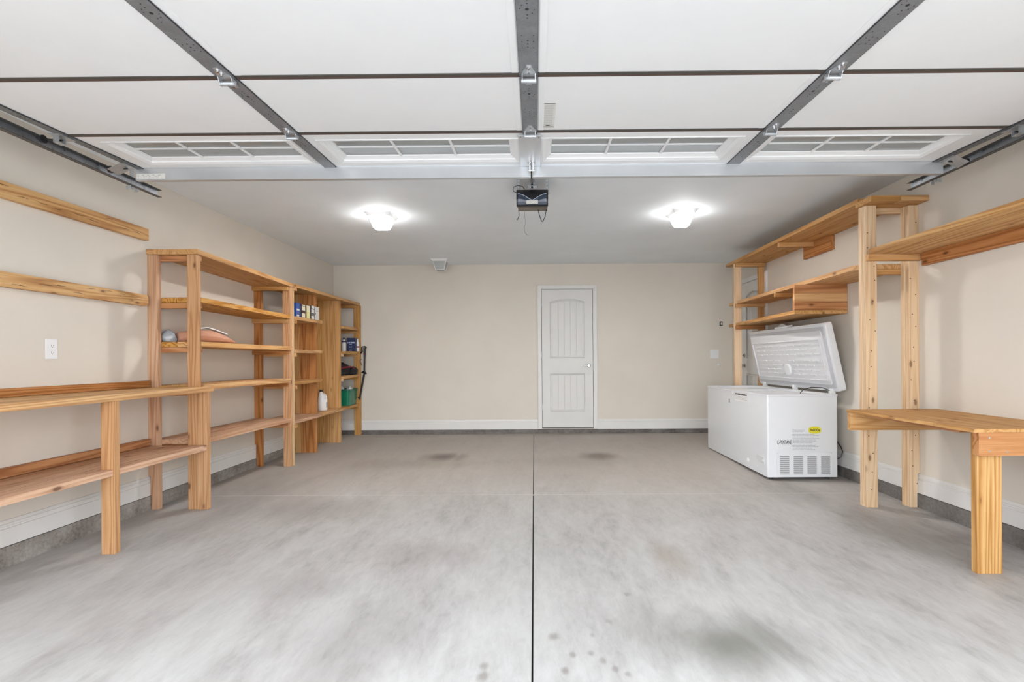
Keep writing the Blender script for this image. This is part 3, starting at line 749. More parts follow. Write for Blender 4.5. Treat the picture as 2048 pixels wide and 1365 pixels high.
for i in (1, 2, 3):
    mesh('section_rail', slant(B(), GX0, GX1, J[i]-hg_, J[i]-.001, -.003, .040), RAILD, gd, bevel=.002)
    mesh('section_rail', slant(B(), GX0, GX1, J[i]+.001, J[i]+hg_, -.001, .040), RAILB, gd, bevel=.002)
# windows: frame lip, pane, muntins
for (xa, xb) in WIN:
    f = B(); o1 = .014
    slant(f, xa-o1, xb+o1, wy0-.012, wy0, -.0035, -.0003); slant(f, xa-o1, xb+o1, wy1, wy1+.014, -.0035, -.0003)
    slant(f, xa-o1, xa, wy0, wy1, -.0035, -.0003); slant(f, xb, xb+o1, wy0, wy1, -.0035, -.0003)
    def P4(x, y, a): return (x, y, dz(y)+a)
    # stepped, sloping returns up to the pane
    ins = [(0, 0, -.0035), (.020, .010, .004), (.021, .0105, .009), (.046, .020, .020), (.047, .0205, .026)]
    far = [0, .022, .023, .050, .052]
    for k in range(4):
        (a0, n0, h0), (a1, n1_, h1) = ins[k], ins[k+1]; f0, f1 = far[k], far[k+1]
        o4 = [(xa+a0, wy0+n0), (xb-a0, wy0+n0), (xb-a0, wy1-f0), (xa+a0, wy1-f0)]; i4 = [(xa+a1, wy0+n1_), (xb-a1, wy0+n1_), (xb-a1, wy1-f1), (xa+a1, wy1-f1)]
        for e0 in range(4):
            e1 = (e0+1) % 4
            f.hexa([P4(*o4[e0],h0),P4(*o4[e1],h0),P4(*i4[e1],h1),P4(*i4[e0],h1),P4(*o4[e0],h0+.004),P4(*o4[e1],h0+.004),P4(*i4[e1],h1+.004),P4(*i4[e0],h1+.004)])
    fo = mesh('window_frame', f, WHITE, gd, bevel=0)
    px0, px1, py0, py1 = xa+.047, xb-.047, wy0+.0205, wy1-.052
    mesh('pane', slant(B(), px0, px1, py0, py1, .0262, .029), GLASS, fo)
    wd = (px1-px0)/3
    for k in (1, 2): mesh('muntin', slant(B(), px0+k*wd-.007, px0+k*wd+.007, py0, py1, .0185, .0258), WHITE, fo, bevel=.001)
    ym = (py0+py1)/2; mesh('muntin', slant(B(), px0, px1, ym-.007, ym+.007, .0195, .0259), WHITE, fo, bevel=.001)
# thin edge strips of the insulation inserts beside the stiles
for i in range(4):
    y0, y1 = J[i]+hg_+.002, J[i+1]-hg_-.002
    if i == 3: continue
    for xm, hw in ((-.020, .0375), (-1.236, .036), (1.200, .0375)):
        for s_ in (-1, 1):
            xa = xm+s_*(hw+.004); xb = xm+s_*(hw+.030)
            mesh('insert_edge', slant(B(), min(xa, xb), max(xa, xb), y0, y1, -.0022, -.0002), WHITE, gd, bevel=.0006)
# steel stiles with hinges and punched holes
def stile(x0, x1, mat, nm='stile'):
    for i in range(4):
        y0, y1 = J[i]+.004, J[i+1]-.004 if i < 3 else 3.098
        b = B(); slant(b, x0, x1, y0, y1, -.0065, -.0035); slant(b, x0, x0+.002, y0, y1, -.0065, 0); slant(b, x1-.002, x1, y0, y1, -.0065, 0)
        so = mesh(nm, b, mat, gd)
        h = B(); xm = (x0+x1)/2; hwid = (x1-x0)/2
        def hole(x, y, r): z = dz(y)-.0068; h.cyl((x, y, z), (0,0,-1), r, .0003, 8)
        for base in (y0+.14, y0+.33):
            if base+.1 > y1: continue
            if base < y0+.2:
                for dy_, r in ((-.045,.0025),(-.028,.0025),(0,.0065),(.028,.0025),(.045,.0025)): hole(xm, base+dy_, r)
                for s in (-1, 1): hole(xm+s*hwid*.62, base+.004*s, .0022); hole(xm+s*hwid*.45, base+.02*s, .0022)
            else:
                for dy_, r in ((-.02,.003),(0,.003),(.02,.0025)): hole(xm, base+dy_, r)
                for s in (-1, 1):
                    for dy_ in (-.05,-.015,.025): hole(xm+s*hwid*.55, base+dy_, .0022)
        mesh('punched_holes', h, INK, so, kind='stuff')
stile(-.058, .017, STILE); stile(-1.272, -1.200, STILE); stile(1.163, 1.238, STILE)
stile(GX0-.002, GX0+.045, galv('end_stile_steel', (.20,.21,.22), .5, .5), 'end_stile'); stile(GX1-.045, GX1+.002, galv('end_stile_steel_r', (.20,.21,.22), .5, .5), 'end_stile')
def hinge(x, y, s=1):
    z = dz(y)
    b = B(); hw = .026
    b.prism([(x-hw*.35, y-.085), (x+hw*.35, y-.085), (x+hw, y-.035), (x+hw, y-.004), (x-hw, y-.004), (x-hw, y-.035)], 'z', z-.010, z-.0075)
    b.prism([(x-hw, y+.004), (x+hw, y+.004), (x+hw*.4, y+.06), (x-hw*.4, y+.06)], 'z', z-.010, z-.0075)
    for s_ in (-1, 1): b.prism([(y-.028, z-.010), (y+.016, z-.010), (y+.004, z-.034), (y-.010, z-.034)], 'x', x+s_*hw-.0013, x+s_*hw+.0013)
    b.tube([(x-hw-.004, y-.003, z-.027), (x+hw+.004, y-.003, z-.027)], .0085, 12)
    ho = mesh('hinge', b, STEEL, gd)
    bb = B()
    for dy_ in (-.070, -.045, .040): bb.lathe((x, y+dy_, z-.010), (0,0,-1), [(0,.008),(.003,.008),(.004,.005),(.009,.005)], 6)
    mesh('hinge_bolts', bb, CHROME, ho, kind='stuff')
for x in (-.020, -1.236, 1.200):
    for y in J[1:4]: hinge(x, y)
# wide opener bracket plate in centre of the top section
cb = mesh('opener_bracket', slant(B(), -.083, .036, 2.635, 3.096, -.0105, -.007), STRUT, gd, bevel=.001)
bb = B()
for x, y in ((-.070, 2.65), (.024, 2.65), (-.036, 3.03), (.0, 3.03), (-.020, 3.0)): bb.lathe((x, y, dz(y)-.0105), (0,0,-1), [(0,.008),(.004,.008),(.005,.005),(.009,.005)], 6)
mesh('bracket_bolts', bb, CHROME, cb, kind='stuff')
mesh('clevis', B().box(-.030, -.022, 3.03, 3.085, 2.215, 2.270).box(-.012, -.004, 3.03, 3.085, 2.215, 2.270).cyl((-.034, 3.06, 2.232), (1,0,0), .005, .034, 8), CHROME, cb)
# strut across the end
sb = B(); sb.box(-2.425, 2.462, 3.098, 3.102, 2.206, 2.282); sb.box(-2.425, 2.462, 3.102, 3.128, 2.206, 2.2085); sb.box(-2.425, 2.462, 3.088, 3.098, 2.279, 2.282); sb.box(-2.425, 2.462, 3.126, 3.129, 2.206, 2.216)
so = mesh('strut', sb, STRUT, gd)
mesh('strut_sticker', B().box(-2.418, -2.245, 3.0965, 3.0975, 2.214, 2.246), PAPER, so)
rr = random.Random(8); ln = B()
for k in range(3):
    xx = -2.41
    while xx < -2.26: wd = rr.uniform(.005,.02); ln.box(xx, xx+wd, 3.0960, 3.0964, 2.220+k*.008, 2.2225+k*.008); xx += wd+rr.uniform(.004,.03)
mesh('sticker_print', ln, INKG, so, kind='stuff')
# instruction sheet stuck on the panel
pp = mesh('instruction_sheet', slant(B(), .042, .100, 2.300, 2.570, -.0018, -.0005), PAPER, gd)
ln = B()
for k in range(22):
    yy = 2.312+k*.011; slant(ln, .048, .094-rr.random()*.006, yy, yy+.0022, -.0022, -.0019)
mesh('sheet_print', ln, plain('sheet_ink', lin((150,150,150)), .7), pp, kind='stuff')
ln = B(); slant(ln, .046, .098, 2.305, 2.309, -.0024, -.0019); slant(ln, .044, .096, 2.444, 2.447, -.0024, -.0019); slant(ln, .046, .098, 2.552, 2.556, -.0024, -.0019); slant(ln, .058, .078, 2.535, 2.541, -.0024, -.0019)
mesh('sheet_heading', ln, INK, pp, kind='stuff')
# roller brackets at the door edges
def roller(x, y, s, top=False):
    z = dz(y); b = B()
    xe = x+s*.085
    if top:
        b.hexa([(x-s*.0,y-.05,z-.012),(x+s*.07,y-.06,z-.050),(x+s*.07,y+.02,z-.058),(x,y+.03,z-.020),(x,y-.05,z-.009),(x+s*.07,y-.06,z-.047),(x+s*.07,y+.02,z-.055),(x,y+.03,z-.017)])
        b.hexa([(x-s*.02,y-.05,z-.013),(x+s*.0,y-.05,z-.013),(x+s*.0,y+.05,z-.013),(x-s*.02,y+.05,z-.013),(x-s*.02,y-.05,z-.010),(x,y-.05,z-.010),(x,y+.05,z-.010),(x-s*.02,y+.05,z-.010)])
    else:
        b.box(min(x-s*.03,x+s*.028), max(x-s*.03,x+s*.028), y-.05, y+.045, z-.012, z-.009)
        b.box(min(x,x+s*.028), max(x,x+s*.028), y-.022, y-.018, z-.040, z-.010); b.box(min(x,x+s*.028), max(x,x+s*.028), y+.018, y+.022, z-.040, z-.010)
        b.box(min(x,x+s*.028), max(x,x+s*.028), y-.022, y+.022, z-.042, z-.039)
    ro = mesh('roller_bracket', b, STEEL, gd)
    zr = 2.249
    mesh('roller', B().tube([(x, y, z-.025), (x+s*.10, y, zr)], .005, 8).cyl((x+s*.095, y, zr), (s,0,0), .021, .012, 18), BLACK, ro)
for s, X_ in ((-1, GX0), (1, GX1)):
    for y in J[1:4]: roller(X_, y, s)
    roller(X_, 3.03, s, True)

# ------------------------------------------------------------------ tracks
LIP = plain('shaded_track_steel', (.085,.078,.072), .5, .3)  # darker than the web: the lips' shade is put into the colour
def track(s, X_, yend, zb, label):
    """C channel open to the door; s=-1 left"""
    t = thing('door_track', label, 'door track', (X_, 2.0, zb))
    web = X_+s*.018; o = s
    prof = [(web, zb), (web, zb+.050), (web-o*.030, zb+.050), (web-o*.030, zb+.046), (web-o*.002, zb+.048), (web-o*.002, zb+.002), (web-o*.030, zb+.004), (web-o*.030, zb)]
    mesh('track_channel', B().box(min(web, web-o*.002), max(web, web-o*.002), 1.05, yend, zb+.003, zb+.047), TRACK, t)
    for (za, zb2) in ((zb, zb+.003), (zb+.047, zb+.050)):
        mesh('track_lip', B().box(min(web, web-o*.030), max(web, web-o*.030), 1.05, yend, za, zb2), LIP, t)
    # curved run down to the doorway jamb
    cv = B(); R = .30; n = 10; cy, cz = 1.05, zb-R
    for i in range(n):
        a0, a1 = math.pi/2*i/n, math.pi/2*(i+1)/n
        def pt(a, r): return (cy-r*math.sin(a), cz+r*math.cos(a))
        for (r0_, r1_, xa, xb) in ((R, R+.050, web, web-o*.002), (R, R+.003, web, web-o*.030), (R+.047, R+.050, web, web-o*.030)):
            q = [pt(a0, r0_), pt(a1, r0_), pt(a1, r1_), pt(a0, r1_)]
            cv.prism(q, 'x', min(xa, xb), max(xa, xb))
    cv.box(min(web, web-o*.002), max(web, web-o*.002), cy-R-.05, cy-R, fz(.7)+.02, cz); cv.box(min(web, web-o*.03), max(web, web-o*.03), cy-R-.003, cy-R, fz(.7)+.02, cz)
    mesh('track_bend', cv, TRACK, t)
    # lag bracket to wall + hanger to ceiling
    wallx = XL if s < 0 else XR
    hb = B(); yy = yend-.22
    hb.box(min(web, web+s*.003), max(web, web+s*.003), yy-.015, yy+.015, zb-.012, ZC-.0005)
    hb.box(web-.014, web+.014, yy-.03, yy-.026, zb-.026, zb-.001)
    hb.box(web-.012, web+.012, yy+.03, yy+.034, zb-.024, zb-.001)
    mesh('hanger_strap', hb, STEEL, t)
    hb = B().cyl((web-s*.004, yy, zb-.018), (0,0,1), .007, .016, 8); mesh('hanger_bolt', hb, STEEL, t)
    return t
track(-1, -2.552, 3.475, 2.222, 'left steel roller track of the raised garage door')
track(1, 2.552, 3.511, 2.238, 'right steel roller track of the raised garage door')

# ------------------------------------------------------------------ opener
op = thing('garage_door_opener', 'black ceiling-hung garage door opener with dangling wires', 'door opener', (-.017, 4.0, 2.24))
ox0, ox1, oy0, oy1, oz0, oz1 = -.139, .104, 3.90, 4.22, 2.245, 2.411
prof = [(oy0+.026, oz0+.030), (oy0+.010, oz0+.044), (oy0, oz0+.070), (oy0-.002, oz0+.095), (oy0+.006, oz0+.125), (oy0+.028, oz1-.006), (oy0+.05, oz1), (oy1-.02, oz1), (oy1, oz1-.03), (oy1, oz0+.112), (oy1-.02, oz0+.100)]
bo = B().prism(prof, 'x', ox0, ox1); mesh('housing', bo, BLACK, op, bevel=.004, smooth=True)
# glossy lens cover and a pale V ridge that paints its highlight
n = 14
def yfront(z):
    for (ya, za), (yb_, zb_) in zip(prof[:6], prof[1:7]):
        if za <= z <= zb_: return ya+(yb_-ya)*(z-za)/max(zb_-za, 1e-6)
    return oy0
def vz(u): return oz0+.070+.050*abs(math.sin((u-.5)*math.pi))**1.35
lc = B()
for i in range(n):
    ua, ub = i/n, (i+1)/n; xa, xb = ox0+.012+(ox1-ox0-.024)*ua, ox0+.012+(ox1-ox0-.024)*ub
    m_ = 4
    for k in range(m_):
        za0 = oz0+.040+(vz(ua)-oz0-.040)*k/m_; za1 = oz0+.040+(vz(ua)-oz0-.040)*(k+1)/m_; zb0_ = oz0+.040+(vz(ub)-oz0-.040)*k/m_; zb1_ = oz0+.040+(vz(ub)-oz0-.040)*(k+1)/m_
        lc.hexa([(xa,yfront(za0)-.006,za0),(xb,yfront(zb0_)-.006,zb0_),(xb,yfront(zb0_)+.002,zb0_),(xa,yfront(za0)+.002,za0),(xa,yfront(za1)-.006,za1),(xb,yfront(zb1_)-.006,zb1_),(xb,yfront(zb1_)+.002,zb1_),(xa,yfront(za1)+.002,za1)])
mesh('lens_cover', lc, plain('smoked_lens', (.05,.065,.10), .16, coat=.5), op, smooth=False)
mesh('highlight_ridge', B().tube([(ox0+.012+(ox1-ox0-.024)*i/20, yfront(vz(i/20))-.006, vz(i/20)) for i in range(21)], .0025, 8), plain('highlight_silver', (.42,.46,.55), .3, .6), op, smooth=True)
mesh('name_plate', B().box(-.062, .026, oy0-.014, oy0-.0065, oz0+.040, oz0+.066), PAPER, op, bevel=.001)
mesh('rear_tray', B().box(ox0+.012, ox1-.005, oy0+.035, oy0+.12, oz0+.022, oz0+.034), plain('brown_plastic', lin((96,84,72)), .4), op)
for xs_ in ((-.136, -.110), (.084, .110)):
    b = B().box(xs_[0], xs_[1], 3.955, 3.958, 2.38, ZC-.0005); s1 = mesh('hanging_strap', b, STEEL, op)
    hb = B()
    for k in range(4): hb.cyl(((xs_[0]+xs_[1])/2, 3.9548, 2.405+k*.026), (0,-1,0), .005, .0004, 10)
    mesh('strap_holes', hb, PLATE, s1, kind='stuff')
rl = B().box(-.036, -.034, YF, 3.93, 2.415, 2.445).box(.0, .002, YF, 3.93, 2.415, 2.445).box(-.036, .002, YF, 3.93, 2.443, 2.445)
mesh('rail', rl, STEEL, op)
sp_ = mesh('sprocket_bracket', B().box(-.052, .020, 3.875, 3.885, 2.395, 2.445).box(-.058, .026, 3.86, 3.90, 2.411, 2.415), STEEL, op, bevel=.001)
mesh('bracket_slots', B().box(-.036,-.026,3.8738,3.8748,2.428,2.440).box(-.010,.0,3.8738,3.8748,2.428,2.440).box(-.036,-.026,3.8738,3.8748,2.402,2.412).box(-.010,.0,3.8738,3.8748,2.402,2.412), PLATE, sp_, kind='stuff')
mesh('bracket_centre', B().box(-.026,-.010,3.870,3.8745,2.398,2.444), BLACK, sp_)
mesh('door_arm', B().tube([(-.017, 3.06, 2.232), (-.017, 3.10, 2.198), (-.017, 3.40, 2.270), (-.017, 3.72, 2.405), (-.017, 3.72, 2.415)], .0042, 6), BLACK, op)
mesh('loop_wire', B().tube([(-.125+.013*math.cos(t)*math.sin(t/2), 3.98, 2.262-.075*abs(math.sin(t/2))) for t in [i*2*math.pi/24 for i in range(25)]], .0028, 6), BLACK, op)
mesh('bent_wire', B().tube([(.026, 3.98, 2.270), (.036, 3.975, 2.225), (.054, 3.97, 2.172), (.062, 3.97, 2.170), (.080, 3.975, 2.205), (.092, 3.98, 2.270)], .0030, 6), BLACK, op)
mesh('thin_wire', B().tube([(-.078, 3.94, 2.275), (-.076, 3.93, 2.20), (-.070, 3.93, 2.155), (-.079, 3.93, 2.12), (-.076, 3.93, 2.08), (-.062, 3.93, 2.062), (-.050, 3.93, 2.056)], .0011, 6), plain('grey_wire', (.18,.18,.18), .5), op)
mesh('side_wire', B().tube([(-.139, 3.96, 2.395), (-.165, 3.95, 2.40), (-.160, 3.94, 2.43), (-.125, 3.93, 2.44), (-.09, 3.93, 2.43), (-.075, 3.93, 2.408)], .0025, 6), BLACK, op)
mesh('side_tab', B().box(.104, .124, 3.95, 3.97, 2.385, 2.389).box(-.165,-.139,3.95,3.96,2.345,2.350), PLATE, op)

# ------------------------------------------------------------------ ceiling lights
def ceiling_light(cx, cy, w_, h_, lit, label, group=None):
    t = thing('ceiling_light', label, 'ceiling light', (cx, cy, ZC), group)
    r = w_/2; z = ZC-.0005
    b = B()
    def frust(b, ra, za, rb, zb): b.hexa([(cx-rb,cy-rb,zb),(cx+rb,cy-rb,zb),(cx+rb,cy+rb,zb),(cx-rb,cy+rb,zb),(cx-ra,cy-ra,za),(cx+ra,cy-ra,za),(cx+ra,cy+ra,za),(cx-ra,cy+ra,za)])
    frust(b, r, z, r, z-.006); frust(b, r*.97, z-.006, r*.86, z-.022); frust(b, r*.86, z-.022, r*.80, z-.030)
    mesh('base_plate', b, PLATE, t, bevel=.001)
    zt, zb = z-.030, z-h_; ra, rb = r*.78, r*.50
    cor = lambda sx_, sy_, q, zz: Vector((cx+sx_*q, cy+sy_*q, zz))
    fb = B()
    for sx_, sy_ in ((-1,-1),(1,-1),(1,1),(-1,1)): fb.tube([cor(sx_,sy_,ra,zt), cor(sx_,sy_,rb,zb)], .0055, 4)
    ring_ = [cor(a,c,rb,zb) for a, c in ((-1,-1),(1,-1),(1,1),(-1,1))]
    for i in range(4): fb.tube([ring_[i], ring_[(i+1)%4]], .0055, 4)
    mesh('lamp_frame', fb, PLATE, t)
    m = LIT if lit else GLASSD
    for (a, c), (a2, c2) in (((-1,-1),(1,-1)), ((1,-1),(1,1)), ((1,1),(-1,1)), ((-1,1),(-1,-1))):
        p0, p1, p2, p3 = cor(a,c,ra*.98,zt), cor(a2,c2,ra*.98,zt), cor(a2,c2,rb*.98,zb+.002), cor(a,c,rb*.98,zb+.002)
        nrm = (p1-p0).cross(p3-p0).normalized()*.0015
        q = B().hexa([p0-nrm,p1-nrm,p2-nrm,p3-nrm,p0+nrm,p1+nrm,p2+nrm,p3+nrm]); mesh('glass_pane', q, m, t)
    mesh('glass_pane', B().box(cx-rb*.97, cx+rb*.97, cy-rb*.97, cy+rb*.97, zb-.001, zb+.0015), LITB if lit else m, t)
    if not lit:
        mesh('bulb', B().lathe((cx, cy, zt), (0,0,-1), [(0,.014),(.02,.014),(.035,.024),(.055,.029),(.075,.022),(.083,.006)], 14), PLATE, t, smooth=True)
    return t
ceiling_light(-1.482, 4.94, .256, .122, True, 'lit square glass ceiling light left of the opener')
ceiling_light(1.412, 4.92, .250, .122, True, 'lit square glass ceiling light right of the opener')
ceiling_light(-1.322, 7.16, .236, .145, False, 'unlit square ceiling light close to the back wall')

# ------------------------------------------------------------------ objects on the left shelves
def carton(name, label, cat, x0, x1, y0, y1, z0, h, body, faces, group=None, rot=0):
    t = thing(name, label, cat, ((x0+x1)/2, (y0+y1)/2, z0), group)
    mesh('carton_body', B().box(x0, x1, y0, y1, z0+.0005, z0+h), body, t, bevel=.0015)
    for (ya, yb_, za, zb_, m) in faces:       # print on the aisle side
        mesh('label_patch', B().box(x1+.0002, x1+.0010, y0+(y1-y0)*ya, y0+(y1-y0)*yb_, z0+h*za, z0+h*zb_), m, t)
    return t
zs = 1.585
carton('carton', 'blue carton at the left end of the row on the upper shelf', 'carton', -2.72, -2.600, 5.555, 5.665, zs, .155, BLUE, [(.1,.7,.45,.58,PAPER), (.1,.6,.05,.16,PAPER), (.72,1,.0,1,NAVY)], 'cartons on the upper left shelf')
carton('carton', 'black carton with two cream labels beside the blue carton', 'carton', -2.72, -2.600, 5.675, 5.785, zs, .150, BLACK, [(.12,.82,.56,.86,CREAM), (.12,.82,.90,.98,CREAM), (.12,.82,.04,.34,CREAM), (.12,.82,.40,.47,RED), (.88,1,0,1,OLIVE)], 'cartons on the upper left shelf')
carton('carton', 'pale yellow carton in the middle of the upper shelf row', 'carton', -2.72, -2.600, 5.795, 5.895, zs, .150, CREAM, [(0,.1,0,1,OLIVE), (.15,.9,.04,.55,YCREAM)], 'cartons on the upper left shelf')
carton('carton', 'black carton with stacked white labels right of the yellow carton', 'carton', -2.72, -2.600, 5.905, 6.025, zs+.001, .160, BLACK, [(.25,.85,.80,1.0,PAPER), (.2,.82,.46,.74,PAPER), (.2,.82,.32,.38,INKG), (.2,.82,.03,.27,PAPER)], 'cartons on the upper left shelf')
carton('carton', 'plain white carton at the right end of the upper shelf row', 'carton', -2.72, -2.600, 6.035, 6.145, zs+.002, .158, PAPER, [(.1,.8,.66,.69,INKG), (.05,.15,.4,.5,INK)], 'cartons on the upper left shelf')

zs = 1.236
t = thing('carton', 'navy blue box with white print on the middle right shelf', 'carton', (-2.64, 7.36, zs))
mesh('box_body', B().box(-2.702, -2.584, 7.325, 7.41, zs, zs+.192), NAVY, t, bevel=.002)
pb = B(); yv = 7.3245
for (xa, xb, za, zb_) in ((.04,.16,.60,.70),(.22,.42,.60,.70),(.50,.92,.60,.70),(.25,.60,.50,.535),(.28,.42,.30,.36),(.5,.62,.31,.36),(.28,.60,.06,.12)): pb.box(-2.702+.118*xa, -2.702+.118*xb, yv-.0006, yv, zs+.192*za, zs+.192*zb_)
mesh('box_print', pb, plain('pale_blue_print', lin((190,200,226)), .6), t, kind='stuff')
def bottle(label, cx, cy, z0, r, h, band, bandm, capm):
    t = thing('bottle', label, 'bottle', (cx, cy, z0))
    mesh('bottle_body', B().lathe((cx, cy, z0), (0,0,1), [(0,r*.9),(.004,r),(h*.62,r),(h*.74,r*.8),(h*.82,r*.42),(h*.86,r*.4)], 16), PLATE, t, smooth=True)
    mesh('bottle_label', B().lathe((cx, cy, z0+h*band[0]), (0,0,1), [(0,r*1.015),(h*(band[1]-band[0]),r*1.015)], 16), bandm, t)
    mesh('cap', B().lathe((cx, cy, z0+h*.86), (0,0,1), [(0,r*.45),(h*.12,r*.42),(h*.14,r*.3)], 12), capm, t, smooth=True)
    return t
bottle('white bottle with a dark red band right of the navy box', -2.558+.0-.02, 7.435-.03, zs+.002, .022, .175, (.30,.42), RED, PLATE)
bottle('white bottle with a navy top half-hidden left of the navy box', -2.725, 7.27, zs, .030, .195, (.66,.76), NAVY, NAVY)

# black bag with red straps
def blob(c, rx, ry, rz, n=14, m_=9, seed=0, amp=.12, flat=True):
    rr = random.Random(seed); b = B(); ph = [rr.uniform(0, 6.28) for _ in range(4)]
    vs = []; 
    for i in range(m_+1):
        a = math.pi*i/m_-math.pi/2
        for j in range(n):
            t_ = 2*math.pi*j/n; k = 1+amp*(math.sin(3*t_+ph[0]+2*a)+.6*math.sin(5*t_+ph[1]-3*a))
            z = math.sin(a); 
            if flat and z < -.55: z = -.55
            vs.append((c[0]+rx*math.cos(a)*math.cos(t_)*k, c[1]+ry*math.cos(a)*math.sin(t_)*k, c[2]+rz*(z+.55)/1.55*(1+.3*amp*math.sin(2*t_+ph[2]))))
    fs = [(i*n+j, i*n+(j+1)%n, (i+1)*n+(j+1)%n, (i+1)*n+j) for i in range(m_) for j in range(n)]
    return b.add(vs, fs)
zs = .902
t = thing('bag', 'crumpled black bag with dark red strap on the shelf above the green tub', 'bag', (-2.66, 7.22, zs))
mesh('bag_body', blob((-2.72, 7.18, zs), .10, .14, .165, seed=2), BLKF, t, smooth=True)
mesh('bag_pocket', blob((-2.610, 7.30, zs+.001), .058, .10, .115, seed=5), BLKF, t, smooth=True)
mesh('red_strap', B().tube([(-2.70, 7.035, zs+.085), (-2.65, 7.09, zs+.105), (-2.60, 7.16, zs+.115), (-2.565, 7.23, zs+.095)], [.008,.012,.012,.008], 8), RED, t, smooth=True)
mesh('handle_strap', B().tube([(-2.76, 7.10, zs+.14), (-2.72, 7.09, zs+.185), (-2.68, 7.12, zs+.17), (-2.66, 7.15, zs+.13)], .005, 8), BLKF, t, smooth=True)

# green translucent tub
gm, gnt, gb = newmat('green_tub_plastic'); gb.inputs['Base Color'].default_value = lin((18,124,92))+(1,); gb.inputs['Roughness'].default_value = .25
gb.inputs['Transmission Weight'].default_value = .25; gb.inputs['Subsurface Weight'].default_value = 0
t = thing('storage_tub', 'green plastic tub with a lid, on the lowest shelf in the corner', 'storage tub', (-2.70, 7.29, .474))
zs = .4745
def tub(x0,x1,y0,y1,z0,z1,d):
    o0 = rrect(x0+d,x1-d,y0+d,y1-d,.03); o1 = rrect(x0,x1,y0,y1,.03); i1 = rrect(x0+.004,x1-.004,y0+.004,y1-.004,.028); i0 = rrect(x0+d+.004,x1-d-.004,y0+d+.004,y1-d-.004,.028); n = len(o0)
    vs = [(p[0],p[1],z0) for p in o0]+[(p[0],p[1],z1) for p in o1]+[(p[0],p[1],z1) for p in i1]+[(p[0],p[1],z0+.004) for p in i0]
    fs = [tuple(range(n-1,-1,-1))]+[(k*n+i,k*n+(i+1)%n,(k+1)*n+(i+1)%n,(k+1)*n+i) for k in range(3) for i in range(n)]+[tuple(range(3*n,4*n))]
    return B().add(vs, fs)
mesh('tub_body', tub(-2.84, -2.586, 7.08, 7.425, zs, zs+.225, .014), gm, t, smooth=True)
rm = B(); o_ = rrect(-2.85,-2.578,7.07,7.429,.034); i_ = rrect(-2.838,-2.590,7.084,7.42,.03); n = len(o_)
rm.add([(p[0],p[1],zs+.212) for p in o_]+[(p[0],p[1],zs+.230) for p in o_]+[(p[0],p[1],zs+.230) for p in i_]+[(p[0],p[1],zs+.212) for p in i_], [(k*n+i,k*n+(i+1)%n,((k+1)%4)*n+(i+1)%n,((k+1)%4)*n+i) for k in range(4) for i in range(n)])
mesh('tub_rim', rm, plain('dark_green_plastic', lin((14,84,66)), .35), t, smooth=True)
t = thing('cloth', 'crumpled white plastic wrap bulging out of the green tub', 'plastic wrap', (-2.71, 7.25, .60))
mesh('wrap_bundle', blob((-2.75, 7.20, .60), .06, .09, .135, seed=9, amp=.16), PLATE, t, smooth=True)
mesh('wrap_fold', blob((-2.665, 7.33, .62), .05, .07, .11, seed=12, amp=.16), PLATE, t, smooth=True)

# white jug between the dividers
zs = .4705
t = thing('jug', 'white plastic jug with black cap standing between the two dividers', 'jug', (-2.72, 6.52, zs))
jb = B(); n = 16
secs = [(0,.050,.060,0),(.01,.056,.068,0),(.13,.055,.066,0),(.17,.050,.058,0),(.205,.034,.038,-.008),(.225,.018,.018,-.02),(.235,.017,.017,-.02)]
vs = [(-2.725+ox_+rx*math.cos(2*math.pi*j/n), 6.53+ry*math.sin(2*math.pi*j/n), zs+h) for h, rx, ry, ox_ in secs for j in range(n)]
jb.add(vs, [tuple(range(n-1,-1,-1)), tuple(range((len(secs)-1)*n, len(secs)*n))]+[(i*n+j,i*n+(j+1)%n,(i+1)*n+(j+1)%n,(i+1)*n+j) for i in range(len(secs)-1) for j in range(n)])
mesh('jug_body', jb, PLATE, t, smooth=True)
mesh('jug_cap', B().cyl((-2.745, 6.53, zs+.235), (0,0,1), .020, .028, 16), BLACK, t, bevel=.002)
mesh('jug_handle', B().tube([(-2.70, 6.50, zs+.215), (-2.672, 6.49, zs+.20), (-2.664, 6.49, zs+.17), (-2.672, 6.49, zs+.14)], .008, 8), PLATE, t, smooth=True)
mesh('jug_label', B().lathe((-2.725, 6.53, zs+.035), (0,0,1), [(0,.0575),(.07,.0575)], 16), plain('grey_label', lin((176,178,184)), .6), t)

# black folding pole hooked on the shelf edge
t = thing('tool_pole', 'black jointed metal pole with clamp handles hanging off the shelf end', 'pole', (-2.47, 7.38, .6))
MB = plain('black_metal', (.010,.010,.012), .35, .3)
X_ = lambda px, y: (px-1064.76)*y/1024-.00619*y
yP = 7.46
def pz(v): return 1.1+(718-v)*yP/1024
mesh('upper_tube', B().tube([(X_(729,yP), yP, pz(692)), (X_(728.5,yP), yP, pz(715)), (X_(728,yP), yP, pz(738))], [.016,.012,.012], 10), MB, t, smooth=True)
mesh('lower_tube', B().tube([(X_(728,yP), yP, pz(742)), (X_(723,yP), yP, pz(768)), (X_(718,yP), yP, pz(796))], [.013,.014,.011], 10), MB, t, smooth=True)
mesh('hook', B().tube([(-2.566, yP+.02, pz(703)), (X_(722,yP), yP+.0, pz(702)), (X_(723.5,yP), yP, pz(700)), (X_(723.5,yP), yP, pz(690)), (X_(729,yP), yP, pz(689.5)), (X_(732.5,yP), yP, pz(692))], .010, 8), MB, t)
mesh('clamp_handle', B().tube([(X_(722.5,yP), yP, pz(742)), (X_(727,yP), yP-.01, pz(740)), (X_(733,yP), yP-.03, pz(744))], [.010,.020,.012], 8), MB, t)
